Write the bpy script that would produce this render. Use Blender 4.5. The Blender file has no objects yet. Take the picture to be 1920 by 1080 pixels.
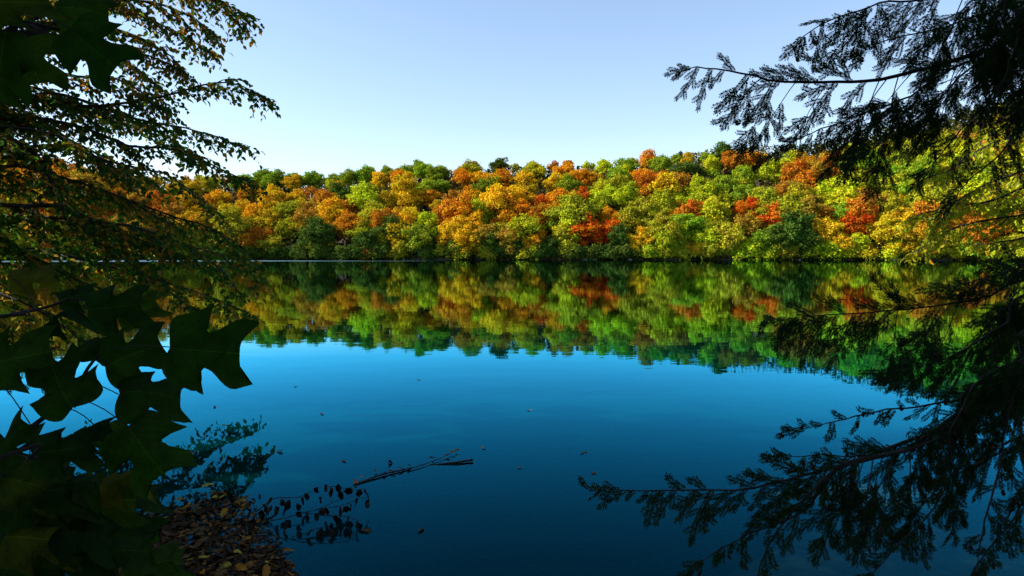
import bpy, math, random
import numpy as np
from mathutils import Vector, Matrix

R = math.radians
random.seed(7)
rng = np.random.default_rng(7)
S = bpy.context.scene
COL = S.collection

# ------------------------------------------------------------------ camera, sky, sun, exposure
F = 1280.0
PITCH = R(2.77)
CAM = np.array([0.0, 0.0, 1.8])
cam = bpy.data.cameras.new('camera')
cam.lens = 24.0; cam.sensor_width = 36.0
cam.clip_start = 0.05; cam.clip_end = 6000
camo = bpy.data.objects.new('camera', cam); COL.objects.link(camo)
camo.location = CAM; camo.rotation_euler = (R(90) - PITCH, 0, 0)
S.camera = camo

SUN_EL = R(34)
SUN_AZ = R(-91)            # clockwise from +Y (the view); negative = left of the view
w = bpy.data.worlds.new('World'); S.world = w; w.use_nodes = True
wn = w.node_tree.nodes; wl = w.node_tree.links
bg = wn['Background']; bg.inputs[1].default_value = 0.113
sky = wn.new('ShaderNodeTexSky'); sky.sky_type = 'NISHITA'; sky.sun_disc = False
sky.sun_elevation = SUN_EL; sky.sun_rotation = SUN_AZ
sky.air_density = 1.0; sky.dust_density = 0.3; sky.ozone_density = 1.0; sky.altitude = 100
# a clear autumn sky with a slightly softer gradient than the raw model
m1 = wn.new('ShaderNodeVectorMath'); m1.operation = 'MULTIPLY'; m1.inputs[1].default_value = (.15 * 1.44, .15 * 1.45, .15 * 1.50)
gm = wn.new('ShaderNodeGamma'); gm.inputs[1].default_value = 0.9
m2 = wn.new('ShaderNodeVectorMath'); m2.operation = 'MULTIPLY'; m2.inputs[1].default_value = (1 / .15 / 1.50,) * 3
wl.new(sky.outputs[0], m1.inputs[0]); wl.new(m1.outputs[0], gm.inputs[0]); wl.new(gm.outputs[0], m2.inputs[0]); wl.new(m2.outputs[0], bg.inputs[0])
sun = bpy.data.lights.new('sun', 'SUN'); sun.energy = 5.0; sun.angle = R(0.5); sun.color = (1.0, 0.93, 0.82)
suno = bpy.data.objects.new('sun', sun); COL.objects.link(suno)
sd = Vector((math.sin(SUN_AZ) * math.cos(SUN_EL), math.cos(SUN_AZ) * math.cos(SUN_EL), math.sin(SUN_EL)))
suno.rotation_euler = sd.to_track_quat('Z', 'Y').to_euler()
S.view_settings.view_transform = 'Standard'; S.view_settings.look = 'None'
S.view_settings.exposure = 1.1; S.view_settings.gamma = 1; S.view_settings.use_curve_mapping = False
S.render.engine = 'CYCLES'
S.cycles.max_bounces = 6; S.cycles.diffuse_bounces = 2; S.cycles.glossy_bounces = 3
S.cycles.transparent_max_bounces = 12; S.cycles.transmission_bounces = 3
S.cycles.sample_clamp_indirect = 4

fw = np.array([0, math.cos(PITCH), -math.sin(PITCH)])
up = np.array([0, math.sin(PITCH), math.cos(PITCH)])
def P(px, py, d):
    return CAM + d * (fw + np.array([1.0, 0, 0]) * (px - 960) / F + up * (540 - py) / F)
def G(px, py, z=0.0):
    r = fw + np.array([1.0, 0, 0]) * (px - 960) / F + up * (540 - py) / F
    return CAM + r * ((z - CAM[2]) / r[2])
def proj(p):
    q = np.asarray(p) - CAM
    d = q @ fw
    return 960 + F * q[0] / d, 540 - F * (q @ up) / d, d

# ------------------------------------------------------------------ helpers
def mesh(name, V, Fc, mats=(), midx=None, smooth=False):
    V = np.asarray(V, float); Fc = np.asarray(Fc, np.int32)
    me = bpy.data.meshes.new(name)
    k = Fc.shape[1]; m = len(Fc)
    me.vertices.add(len(V)); me.vertices.foreach_set('co', V.ravel())
    me.loops.add(m * k); me.loops.foreach_set('vertex_index', Fc.ravel())
    me.polygons.add(m); me.polygons.foreach_set('loop_start', np.arange(0, m * k, k, dtype=np.int32))
    if midx is not None: me.polygons.foreach_set('material_index', np.asarray(midx, np.int32))
    me.polygons.foreach_set('use_smooth', np.full(m, smooth))
    me.update(calc_edges=True); me.validate()
    for x in mats: me.materials.append(x)
    return me
def link(name, me, parent=None, loc=None):
    o = bpy.data.objects.new(name, me); COL.objects.link(o)
    if parent is not None: o.parent = parent
    if loc is not None: o.location = loc
    return o
def tag(o, label=None, cat=None, group=None, kind=None):
    if label: o['label'] = label
    if cat: o['category'] = cat
    if group: o['group'] = group
    if kind: o['kind'] = kind
    return o
def thing(name, label, cat, loc=(0, 0, 0), group=None):
    o = bpy.data.objects.new(name, None); COL.objects.link(o); o.location = loc
    return tag(o, label, cat, group)
class Geo:
    """collects arrays of faces of one size"""
    def __init__(s): s.V = []; s.F = []; s.n = 0
    def add(s, V, Fc):
        s.V.append(np.asarray(V, float)); s.F.append(np.asarray(Fc, np.int32) + s.n); s.n += len(V)
    def mesh(s, name, *a, **k): return mesh(name, np.vstack(s.V), np.vstack(s.F), *a, **k)
def tube(path, rad, n=6):
    P_ = np.asarray(path, float); m = len(P_)
    rad = np.broadcast_to(np.asarray(rad, float), (m,))
    T = np.gradient(P_, axis=0); T /= np.linalg.norm(T, axis=1)[:, None] + 1e-9
    ref = np.array([0.13, 0.2, 0.97]) if abs(T[0][2]) < .9 else np.array([1.0, 0.1, 0])
    A = np.cross(T, ref); A /= np.linalg.norm(A, axis=1)[:, None] + 1e-9
    B = np.cross(T, A)
    th = np.arange(n) * 2 * math.pi / n
    V = P_[:, None, :] + rad[:, None, None] * (np.cos(th)[None, :, None] * A[:, None, :] + np.sin(th)[None, :, None] * B[:, None, :])
    V = V.reshape(-1, 3); Fc = []
    for i in range(m - 1):
        for j in range(n):
            Fc.append((i * n + j, i * n + (j + 1) % n, (i + 1) * n + (j + 1) % n, (i + 1) * n + j))
    return V, Fc
def spline(pts, n):
    """smooth curve (Catmull-Rom) through pts"""
    p = np.asarray(pts, float)
    p = np.vstack([2 * p[0] - p[1], p, 2 * p[-1] - p[-2]])
    out = []
    seg = len(p) - 3
    for t in np.linspace(0, seg - 1e-6, n):
        i = int(t); u = t - i
        a, b, c, d = p[i:i + 4]
        out.append(.5 * (2 * b + (c - a) * u + (2 * a - 5 * b + 4 * c - d) * u * u + (3 * b - a - 3 * c + d) * u ** 3))
    return np.array(out)
def frames(D, N):
    """rotation matrices whose y axis is D and z axis near N; rows: arrays (n,3)"""
    D = D / (np.linalg.norm(D, axis=1)[:, None] + 1e-9)
    X = np.cross(D, N); X /= np.linalg.norm(X, axis=1)[:, None] + 1e-9
    Z = np.cross(X, D)
    return np.stack([X, D, Z], axis=2)
def scatter(geo, TV, TF, pos, M, sc):
    """stamps template TV,TF at each pos with matrices M and scales sc"""
    n = len(pos); k = len(TV)
    V = np.einsum('nij,kj->nki', M, TV) * np.asarray(sc)[:, None, None] + pos[:, None, :]
    Fc = (np.asarray(TF)[None] + (np.arange(n) * k)[:, None, None]).reshape(-1, len(TF[0]))
    geo.add(V.reshape(-1, 3), Fc)

# ------------------------------------------------------------------ materials
def newmat(name):
    m = bpy.data.materials.new(name); m.use_nodes = True
    nt = m.node_tree; nt.nodes.clear()
    out = nt.nodes.new('ShaderNodeOutputMaterial')
    return m, nt, out
def nd(nt, t, **kw):
    n = nt.nodes.new(t)
    for k, v in kw.items():
        if k.startswith('i_'):
            key = k[2:]
            n.inputs[int(key) if key.isdigit() else key].default_value = v
        else: setattr(n, k, v)
    return n
def ramp(nt, stops, fac):
    r = nt.nodes.new('ShaderNodeValToRGB'); e = r.color_ramp.elements
    while len(e) < len(stops): e.new(0.5)
    for x, (p, c) in zip(e, stops):
        x.position = p; x.color = (*c, 1) if len(c) == 3 else c
    nt.links.new(fac, r.inputs[0]); return r
def leaf_mat(name, stops, trans=0.35, gloss=0.04, rough=.45, spots=False, objcol=False, tcol=None):
    """leaf: diffuse front, light shining through, a little sheen; each leaf has its own tone"""
    m, nt, out = newmat(name); L = nt.links
    geo = nd(nt, 'ShaderNodeNewGeometry')
    if objcol:
        oi = nd(nt, 'ShaderNodeObjectInfo')
        tc = nd(nt, 'ShaderNodeTexCoord')
        no = nd(nt, 'ShaderNodeTexNoise', i_Scale=.32, i_Detail=2.0)
        off = nd(nt, 'ShaderNodeVectorMath', operation='ADD')
        L.new(tc.outputs['Object'], off.inputs[0]); 
        mulr = nd(nt, 'ShaderNodeMath', operation='MULTIPLY', i_1=50.0)
        L.new(oi.outputs['Random'], mulr.inputs[0]); L.new(mulr.outputs[0], off.inputs[1])
        L.new(off.outputs[0], no.inputs['Vector'])
        # hue drifts over the crown and from leaf clump to leaf clump
        ma = nd(nt, 'ShaderNodeMapRange', i_1=.3, i_2=.7, i_3=.480, i_4=.530); L.new(no.outputs[0], ma.inputs[0])
        mb = nd(nt, 'ShaderNodeMapRange', i_3=-.018, i_4=.018); L.new(geo.outputs['Random Per Island'], mb.inputs[0])
        ad = nd(nt, 'ShaderNodeMath', operation='ADD'); L.new(ma.outputs[0], ad.inputs[0]); L.new(mb.outputs[0], ad.inputs[1])
        hs = nd(nt, 'ShaderNodeHueSaturation'); L.new(ad.outputs[0], hs.inputs['Hue'])
        mv = nd(nt, 'ShaderNodeMapRange', i_3=.6, i_4=1.3); 
        m7 = nd(nt, 'ShaderNodeMath', operation='MULTIPLY', i_1=7.31); L.new(geo.outputs['Random Per Island'], m7.inputs[0])
        fr = nd(nt, 'ShaderNodeMath', operation='FRACT'); L.new(m7.outputs[0], fr.inputs[0])
        L.new(fr.outputs[0], mv.inputs[0]); L.new(mv.outputs[0], hs.inputs['Value'])
        L.new(oi.outputs['Color'], hs.inputs['Color'])
        col = hs.outputs[0]
    else:
        col = ramp(nt, stops, geo.outputs['Random Per Island']).outputs[0]
    if spots:
        tc = nd(nt, 'ShaderNodeTexCoord')
        oi2 = nd(nt, 'ShaderNodeObjectInfo')
        if True:
            rc = ramp(nt, stops, oi2.outputs['Random']); col = rc.outputs[0]
        vo = nd(nt, 'ShaderNodeTexVoronoi', i_Scale=11.0); L.new(tc.outputs['Object'], vo.inputs['Vector'])
        sxy = nd(nt, 'ShaderNodeSeparateXYZ'); L.new(tc.outputs['Object'], sxy.inputs[0])
        ax = nd(nt, 'ShaderNodeMath', operation='ABSOLUTE'); L.new(sxy.outputs[0], ax.inputs[0])
        vy = nd(nt, 'ShaderNodeMath', operation='MULTIPLY_ADD', i_1=-.9); L.new(ax.outputs[0], vy.inputs[0]); L.new(sxy.outputs[1], vy.inputs[2])
        v5 = nd(nt, 'ShaderNodeMath', operation='MULTIPLY', i_1=6.5); L.new(vy.outputs[0], v5.inputs[0])
        vf = nd(nt, 'ShaderNodeMath', operation='PINGPONG', i_1=.5); L.new(v5.outputs[0], vf.inputs[0])
        vl = nd(nt, 'ShaderNodeMapRange', i_1=.0, i_2=.05, i_3=1.6, i_4=1.0); L.new(vf.outputs[0], vl.inputs[0])
        rl = nd(nt, 'ShaderNodeMapRange', i_1=.004, i_2=.012, i_3=2.0, i_4=1.0); L.new(ax.outputs[0], rl.inputs[0])
        ve = nd(nt, 'ShaderNodeMath', operation='MAXIMUM'); L.new(vl.outputs[0], ve.inputs[0]); L.new(rl.outputs[0], ve.inputs[1])
        vm = nd(nt, 'ShaderNodeMix', data_type='RGBA', blend_type='MULTIPLY', i_0=1.0); L.new(col, vm.inputs[6]); L.new(ve.outputs[0], vm.inputs[7]); col = vm.outputs[2]
        lt = nd(nt, 'ShaderNodeMapRange', i_1=.10, i_2=.16, i_3=1.0, i_4=0.0); L.new(vo.outputs['Distance'], lt.inputs[0])
        mx = nd(nt, 'ShaderNodeMix', data_type='RGBA'); L.new(lt.outputs[0], mx.inputs[0])
        L.new(col, mx.inputs[6]); mx.inputs[7].default_value = (.008, .008, .004, 1)
        no = nd(nt, 'ShaderNodeTexNoise', i_Scale=3.0, i_Detail=4.0); L.new(tc.outputs['Object'], no.inputs['Vector'])
        mr = nd(nt, 'ShaderNodeMapRange', i_1=.3, i_2=.7, i_3=.6, i_4=1.35); L.new(no.outputs[0], mr.inputs[0])
        mm = nd(nt, 'ShaderNodeMix', data_type='RGBA', blend_type='MULTIPLY', i_0=1.0)
        L.new(mx.outputs[2], mm.inputs[6]); L.new(mr.outputs[0], mm.inputs[7]); col = mm.outputs[2]
    df = nd(nt, 'ShaderNodeBsdfDiffuse'); L.new(col, df.inputs[0])
    tr = nd(nt, 'ShaderNodeBsdfTranslucent')
    if tcol:
        g = nd(nt, 'ShaderNodeMix', data_type='RGBA', blend_type='MULTIPLY', i_0=1.0); L.new(col, g.inputs[6])
        g.inputs[7].default_value = (*tcol, 1); L.new(g.outputs[2], tr.inputs[0])
    else: L.new(col, tr.inputs[0])
    mx = nd(nt, 'ShaderNodeMixShader', i_0=trans); L.new(df.outputs[0], mx.inputs[1]); L.new(tr.outputs[0], mx.inputs[2])
    last = mx
    if gloss:
        gl = nd(nt, 'ShaderNodeBsdfGlossy', i_Roughness=rough)
        m2 = nd(nt, 'ShaderNodeMixShader', i_0=gloss); L.new(mx.outputs[0], m2.inputs[1]); L.new(gl.outputs[0], m2.inputs[2]); last = m2
    L.new(last.outputs[0], out.inputs[0])
    return m
def rough_mat(name, c1, c2, scale=8.0, bump=.4, rough=.9, stretch=(1, 1, 1), detail=6.0):
    m, nt, out = newmat(name); L = nt.links
    tc = nd(nt, 'ShaderNodeTexCoord'); mp = nd(nt, 'ShaderNodeMapping'); mp.inputs['Scale'].default_value = stretch
    L.new(tc.outputs['Object'], mp.inputs[0])
    no = nd(nt, 'ShaderNodeTexNoise', i_Scale=scale, i_Detail=detail); L.new(mp.outputs[0], no.inputs['Vector'])
    rp = ramp(nt, [(.3, c1), (.7, c2)], no.outputs[0])
    bs = nd(nt, 'ShaderNodeBsdfPrincipled', i_Roughness=rough); L.new(rp.outputs[0], bs.inputs['Base Color'])
    bu = nd(nt, 'ShaderNodeBump', i_Strength=bump); L.new(no.outputs[0], bu.inputs['Height']); L.new(bu.outputs[0], bs.inputs['Normal'])
    L.new(bs.outputs[0], out.inputs[0]); return m

M = {}
M['crown'] = leaf_mat('autumn_leaves', None, trans=.3, gloss=0.0, objcol=True)
M['bark'] = rough_mat('bark', (.05, .04, .03), (.14, .12, .10), 3, .5, stretch=(3, 3, .5))
M['pale_bark'] = rough_mat('pale_bark', (.45, .42, .38), (.7, .68, .62), 3, .3)
M['dark_bark'] = rough_mat('dark_bark', (.012, .010, .008), (.04, .032, .026), 30, .6)
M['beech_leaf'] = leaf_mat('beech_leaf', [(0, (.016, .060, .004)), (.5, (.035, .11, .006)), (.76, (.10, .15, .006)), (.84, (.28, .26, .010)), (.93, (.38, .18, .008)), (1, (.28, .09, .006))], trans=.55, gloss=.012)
M['beech_gold'] = leaf_mat('beech_gold_leaf', [(0, (.10, .11, .01)), (.4, (.30, .22, .015)), (.8, (.38, .16, .012)), (1, (.30, .09, .01))], trans=.55, gloss=.02)
M['yellow_leaf'] = leaf_mat('yellow_green_leaf', [(0, (.16, .26, .008)), (.5, (.42, .44, .010)), (.85, (.58, .44, .012)), (1, (.5, .17, .01))], trans=.4, gloss=.008)
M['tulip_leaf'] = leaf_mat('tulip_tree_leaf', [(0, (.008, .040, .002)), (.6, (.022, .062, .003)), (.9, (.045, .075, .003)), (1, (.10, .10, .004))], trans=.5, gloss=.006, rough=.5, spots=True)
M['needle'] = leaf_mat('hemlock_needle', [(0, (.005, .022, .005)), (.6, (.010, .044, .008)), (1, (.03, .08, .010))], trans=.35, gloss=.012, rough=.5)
M['shrub_leaf'] = leaf_mat('shrub_leaf', [(0, (.008, .035, .005)), (.8, (.02, .06, .008)), (1, (.04, .08, .008))], trans=.4, gloss=.008)
M['dead_leaf'] = leaf_mat('dead_leaf', [(0, (.010, .006, .004)), (1, (.02, .012, .008))], trans=.1, gloss=.02)
M['cone'] = rough_mat('cone', (.02, .012, .007), (.05, .03, .018), 200, .5)
M['fallen'] = leaf_mat('fallen_leaf', None, trans=.1, gloss=.008, rough=.35, objcol=True)
M['litter'] = leaf_mat('leaf_litter', [(0, (.02, .012, .007)), (.6, (.07, .038, .018)), (.85, (.2, .085, .02)), (1, (.3, .17, .03))], trans=.1, gloss=.008, rough=.3)
M['rock'] = rough_mat('rock', (.18, .17, .15), (.42, .40, .36), 4, .6)

# terrain: forest floor above the water, marl and mud below
m, nt, out = newmat('forest_floor'); L = nt.links
tc = nd(nt, 'ShaderNodeTexCoord'); sx = nd(nt, 'ShaderNodeSeparateXYZ'); L.new(tc.outputs['Object'], sx.inputs[0])
n1 = nd(nt, 'ShaderNodeTexNoise', i_Scale=6.0, i_Detail=8.0); L.new(tc.outputs['Object'], n1.inputs['Vector'])
n2 = nd(nt, 'ShaderNodeTexNoise', i_Scale=.08, i_Detail=4.0); L.new(tc.outputs['Object'], n2.inputs['Vector'])
fl = ramp(nt, [(.25, (.018, .014, .01)), (.5, (.05, .035, .02)), (.75, (.09, .05, .02))], n1.outputs[0])
bed = ramp(nt, [(.3, (.06, .05, .045)), (.55, (.14, .12, .09)), (.75, (.36, .33, .18))], n1.outputs[0])
mr = nd(nt, 'ShaderNodeMapRange', i_1=-.05, i_2=.03); L.new(sx.outputs[2], mr.inputs[0])
mx = nd(nt, 'ShaderNodeMix', data_type='RGBA'); L.new(mr.outputs[0], mx.inputs[0]); L.new(bed.outputs[0], mx.inputs[6]); L.new(fl.outputs[0], mx.inputs[7])
bs = nd(nt, 'ShaderNodeBsdfPrincipled', i_Roughness=.95); L.new(mx.outputs[2], bs.inputs['Base Color'])
bu = nd(nt, 'ShaderNodeBump', i_Strength=.5, i_Distance=.05); L.new(n1.outputs[0], bu.inputs['Height']); L.new(bu.outputs[0], bs.inputs['Normal'])
L.new(bs.outputs[0], out.inputs[0]); M['floor'] = m

# water: clear teal lake, mirror calm, with wind-ruffled lanes far out
m, nt, out = newmat('lake_water'); L = nt.links
tc = nd(nt, 'ShaderNodeTexCoord'); sx = nd(nt, 'ShaderNodeSeparateXYZ'); L.new(tc.outputs['Object'], sx.inputs[0])
mp = nd(nt, 'ShaderNodeMapping'); mp.inputs['Scale'].default_value = (.8, 1.7, 1); L.new(tc.outputs['Object'], mp.inputs[0])
w1 = nd(nt, 'ShaderNodeTexNoise', i_Scale=1.1, i_Detail=3.0, i_Roughness=.5); L.new(mp.outputs[0], w1.inputs['Vector'])
w2 = nd(nt, 'ShaderNodeTexNoise', i_Scale=.12, i_Detail=2.0); L.new(mp.outputs[0], w2.inputs['Vector'])
ad = nd(nt, 'ShaderNodeMath', operation='MULTIPLY_ADD', i_1=2.0); L.new(w2.outputs[0], ad.inputs[0]); L.new(w1.outputs[0], ad.inputs[2])
bu = nd(nt, 'ShaderNodeBump', i_Strength=1.0, i_Distance=.0013); L.new(ad.outputs[0], bu.inputs['Height'])
# ruffled lane mask: far left of the lake, thinning out towards the middle
yw = nd(nt, 'ShaderNodeMapRange', i_1=-150.0, i_2=60.0, i_3=46.0, i_4=-24.0); L.new(sx.outputs[0], yw.inputs[0])
yc = nd(nt, 'ShaderNodeMath', operation='SUBTRACT', i_1=206.0); L.new(sx.outputs[1], yc.inputs[0])
ya = nd(nt, 'ShaderNodeMath', operation='ABSOLUTE'); L.new(yc.outputs[0], ya.inputs[0])
yd = nd(nt, 'ShaderNodeMath', operation='SUBTRACT'); L.new(yw.outputs[0], yd.inputs[0]); L.new(ya.outputs[0], yd.inputs[1])
wj = nd(nt, 'ShaderNodeTexNoise', i_Scale=.05, i_Detail=3.0); L.new(tc.outputs['Object'], wj.inputs['Vector'])
wjm = nd(nt, 'ShaderNodeMath', operation='MULTIPLY_ADD', i_1=20.0, i_2=-10.0); L.new(wj.outputs[0], wjm.inputs[0])
ys = nd(nt, 'ShaderNodeMath', operation='ADD'); L.new(yd.outputs[0], ys.inputs[0]); L.new(wjm.outputs[0], ys.inputs[1])
mk = nd(nt, 'ShaderNodeMapRange', i_1=-2.0, i_2=8.0); L.new(ys.outputs[0], mk.inputs[0])
ro = nd(nt, 'ShaderNodeMapRange', i_3=.012, i_4=.24); L.new(mk.outputs[0], ro.inputs[0])
fr = nd(nt, 'ShaderNodeFresnel', i_IOR=1.36); L.new(bu.outputs[0], fr.inputs['Normal'])
fp = nd(nt, 'ShaderNodeMath', operation='MULTIPLY', i_1=3.35, use_clamp=True)
fq = nd(nt, 'ShaderNodeMath', operation='POWER', i_1=1.9); L.new(fr.outputs[0], fq.inputs[0]); L.new(fq.outputs[0], fp.inputs[0])
gl = nd(nt, 'ShaderNodeBsdfGlossy'); gt = ramp(nt, [(.22, (.04, .66, 1)), (.42, (.08, .66, 1)), (.64, (.50, .76, .85))], fr.outputs[0]); L.new(gt.outputs[0], gl.inputs[0]); L.new(ro.outputs[0], gl.inputs['Roughness']); L.new(bu.outputs[0], gl.inputs['Normal'])
tp = nd(nt, 'ShaderNodeBsdfTransparent'); tp.inputs[0].default_value = (.8, .9, .9, 1)
df = nd(nt, 'ShaderNodeBsdfDiffuse'); df.inputs[0].default_value = (.0, .045, .045, 1)
body = nd(nt, 'ShaderNodeMixShader', i_0=.3); L.new(tp.outputs[0], body.inputs[1]); L.new(df.outputs[0], body.inputs[2])
mx = nd(nt, 'ShaderNodeMixShader'); L.new(fp.outputs[0], mx.inputs[0]); L.new(body.outputs[0], mx.inputs[1]); L.new(gl.outputs[0], mx.inputs[2])
L.new(mx.outputs[0], out.inputs[0])
va = nd(nt, 'ShaderNodeVolumeAbsorption', i_Density=1.1); va.inputs[0].default_value = (.05, .62, .60, 1); L.new(va.outputs[0], out.inputs['Volume']); M['water'] = m

# ------------------------------------------------------------------ lake outline and terrain
LAKE = np.array([(-260, 60), (-150, 22), (-40, 16), (-16, 16), (-10.5, 13), (-8.3, 10), (-8.2, 7.5), (-7, 5), (-4.5, 3.3), (-2.5, 2.9), (0, 2.9), (2.2, 3.0), (4, 3.4),
                 (6, 4.6), (8, 7), (11, 9), (16, 10), (40, 6), (120, 0), (260, 60), (270, 140), (205, 206), (150, 226), (105, 240), (60, 250), (0, 257), (-60, 262),
                 (-100, 270), (-135, 262), (-158, 232), (-185, 205), (-230, 170)], float)
def inside(x, y):
    x = np.asarray(x, float); y = np.asarray(y, float); r = np.zeros(x.shape, bool)
    n = len(LAKE)
    for i in range(n):
        x0, y0 = LAKE[i]; x1, y1 = LAKE[(i + 1) % n]
        if y0 == y1: continue
        c = ((y0 > y) != (y1 > y)) & (x < (x1 - x0) * (y - y0) / (y1 - y0) + x0)
        r ^= c
    return r
def sdist(x, y):
    x = np.asarray(x, float); y = np.asarray(y, float); d = np.full(x.shape, 1e9)
    for i in range(len(LAKE)):
        a = LAKE[i]; b = LAKE[(i + 1) % len(LAKE)]; ab = b - a
        t = np.clip(((x - a[0]) * ab[0] + (y - a[1]) * ab[1]) / (ab @ ab), 0, 1)
        d = np.minimum(d, np.hypot(x - a[0] - t * ab[0], y - a[1] - t * ab[1]))
    return np.where(inside(x, y), -d, d)
SKY_X = [-600, 0, 100, 180, 300, 450, 560, 700, 790, 880, 950, 1060, 1150, 1250, 1350, 1450, 1550, 1700, 1800, 1920, 2500]
SKY_Y = [262, 268, 300, 318, 335, 327, 321, 316, 308, 314, 306, 302, 300, 291, 284, 290, 284, 258, 244, 232, 225]
def wob(x, y, s):
    return np.sin(x / s + 1.3 * np.sin(y / s * .7)) * np.cos(y / s * 1.1 + .6 * np.sin(x / s * 1.7))
def height(x, y):
    x = np.asarray(x, float); y = np.asarray(y, float)
    s = sdist(x, y)
    t = np.clip(s / 80, 0, 1); prof = t * (1.35 - .35 * t)
    a = 960 + F * x / np.maximum(y, 1)
    far = 1.8 + (478 - np.interp(a, SKY_X, SKY_Y)) / F * 335 - 8.0 + 4 * np.clip((a - 1200) / 400, 0, 1)
    nearside = y < 60
    far_h = .1 + far * prof + wob(x, y, 23) * 1.2 * np.clip(s / 30, 0, 1)
    near_h = .22 * np.clip(s / .5, 0, 1) + .16 * np.clip(s, 0, 8) + 16 * np.clip((s - 8) / 90, 0, 1) + wob(x, y, 2.1) * .06 * np.clip(s, 0, 1)
    land = np.where(nearside, near_h, far_h * np.clip(s / 3, 0, 1))
    q = -s
    bed = -.05 - .16 * np.clip(q, 0, 1.2) - .75 * np.clip(q - 1.2, 0, 9) - .1 * np.clip(q - 10, 0, 50) + wob(x, y, .7) * .05 * np.clip(q, 0, 1)
    # the pale marl ledge just under the surface off to the right
    led = np.exp(-(((x - 3.0) / 1.5) ** 2 + ((y - 4.7) / .9) ** 2) ** 2)
    bed = bed * (1 - led) + led * (-.20 + .05 * wob(x * 3, y * 3, .9))
    return np.where(s > 0, land, bed)
def axis(lo, hi, c, fine, n):
    u = np.linspace(-1, 1, n); k = 6.5
    v = np.sinh(k * u) / np.sinh(k)
    out = np.where(v < 0, c + v * (c - lo), c + v * (hi - c))
    return out
gx = np.unique(np.concatenate([axis(-900, 900, 0, 0, 161), np.arange(-260, 262, 5.0), np.arange(-9, 9, .25)]))
gy = np.unique(np.concatenate([axis(-700, 1100, 4, 0, 161), np.arange(150, 420, 4.5), np.arange(1, 14, .25)]))
X, Y = np.meshgrid(gx, gy)
V = np.stack([X, Y, height(X, Y)], -1).reshape(-1, 3)
nx, ny = len(gx), len(gy)
i, j = np.meshgrid(np.arange(nx - 1), np.arange(ny - 1)); q = (j * nx + i).ravel()
o = link('ground', mesh('ground', V, np.stack([q, q + 1, q + nx + 1, q + nx], 1), [M['floor']], smooth=True))
tag(o, 'wooded lake banks and lake bed of dark soil and leaf litter', kind='structure')
o = link('lake_water', mesh('lake_water', [(-420, 1.5, 0), (420, 1.5, 0), (420, 330, 0), (-420, 330, 0), (-420, 1.5, -14), (420, 1.5, -14), (420, 330, -14), (-420, 330, -14)], [(0, 1, 2, 3), (7, 6, 5, 4), (0, 4, 5, 1), (1, 5, 6, 2), (2, 6, 7, 3), (3, 7, 4, 0)], [M['water']]))
tag(o, 'calm blue lake mirroring the autumn hillside', kind='structure')
def hz(x, y): return float(height(np.array([x]), np.array([y]))[0])

# ------------------------------------------------------------------ far trees: crown meshes
def unit(n):
    v = rng.normal(size=(n, 3)); return v / np.linalg.norm(v, axis=1)[:, None]
LT = np.array([(-.5, -.5, 0), (.5, -.35, .12), (.45, .5, -.05), (-.4, .45, .15)])
def crown_mesh(name, rx, rz, zc, nl, lr, per, leaf=.42, conical=0.0):
    """broad-leaved crown: lobes of leaf clumps round a hollow ellipsoid, gaps between the lobes"""
    g = Geo()
    ga = math.pi * (3 - math.sqrt(5)); stretch = [.1, .7, .3, .9, .45]
    for l in range(nl):
        zf = 1 - 2 * (l + .5) / nl + rng.normal() * .08; zf = max(-.85, min(1, zf))
        rr = math.sqrt(max(0, 1 - zf * zf)) * (1 - conical * max(0, zf) * .6)
        a = l * ga + rng.normal() * .25; kk = .5 + rng.random() * .42
        c = np.array([rr * math.cos(a) * rx * kk, rr * math.sin(a) * rx * kk, zf * rz * kk + zc]) + rng.normal(size=3) * np.array([rx, rx, rz]) * .12
        r = lr * (.55 + .85 * rng.random())
        n = int(per * (r / lr) ** 2)
        ax_ = c - np.array([0, 0, zc]); ax_ = ax_ / (np.linalg.norm(ax_) + 1e-6)
        u = unit(n); u[:, 2] = np.where(u[:, 2] < -.6, -u[:, 2] * .6, u[:, 2])
        sq = np.array([1.04, 1.04, .9])
        bulge = 1 + .16 * np.sin(u[:, 0] * 7 + l) * np.sin(u[:, 1] * 6 + 2 * l) + rng.normal(size=n) * .13
        bulge = np.where(rng.random(n) < .2, bulge * rng.uniform(1.05, 1.5, n), bulge)
        off = u * sq * r * bulge[:, None]; pos = c + off + ax_ * (off @ ax_)[:, None] * stretch[l % 5]
        N = u / sq + rng.normal(size=(n, 3)) * .55
        D = np.cross(N, unit(n))
        scatter(g, LT, [(0, 1, 2, 3)], pos, frames(D, N), leaf * (.6 + rng.random(n) * .8))
    return g.mesh(name, [M['crown']])
def conifer_mesh(name, h, r):
    g = Geo()
    for k in range(11):
        z = h * (.2 + .8 * k / 11) + rng.normal() * .5; rr = r * (1 - (k / 11.5)) * (.8 + .4 * rng.random())
        for a in range(7):
            an = a * .9 + k + rng.random() * .5; L_ = rr * (.65 + .5 * rng.random())
            n = int(46 * L_); t = rng.random(n) ** .7
            pos = np.stack([np.cos(an) * t * L_, np.sin(an) * t * L_, z + t * L_ * .12 - t * t * .3], 1) + rng.normal(size=(n, 3)) * .42
            N = np.array([0, 0, 1.]) + rng.normal(size=(n, 3)) * .45
            scatter(g, LT, [(0, 1, 2, 3)], pos, frames(unit(n), N), .45 * (.6 + rng.random(n) * .7))
    return g.mesh(name, [M['crown']])
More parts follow.
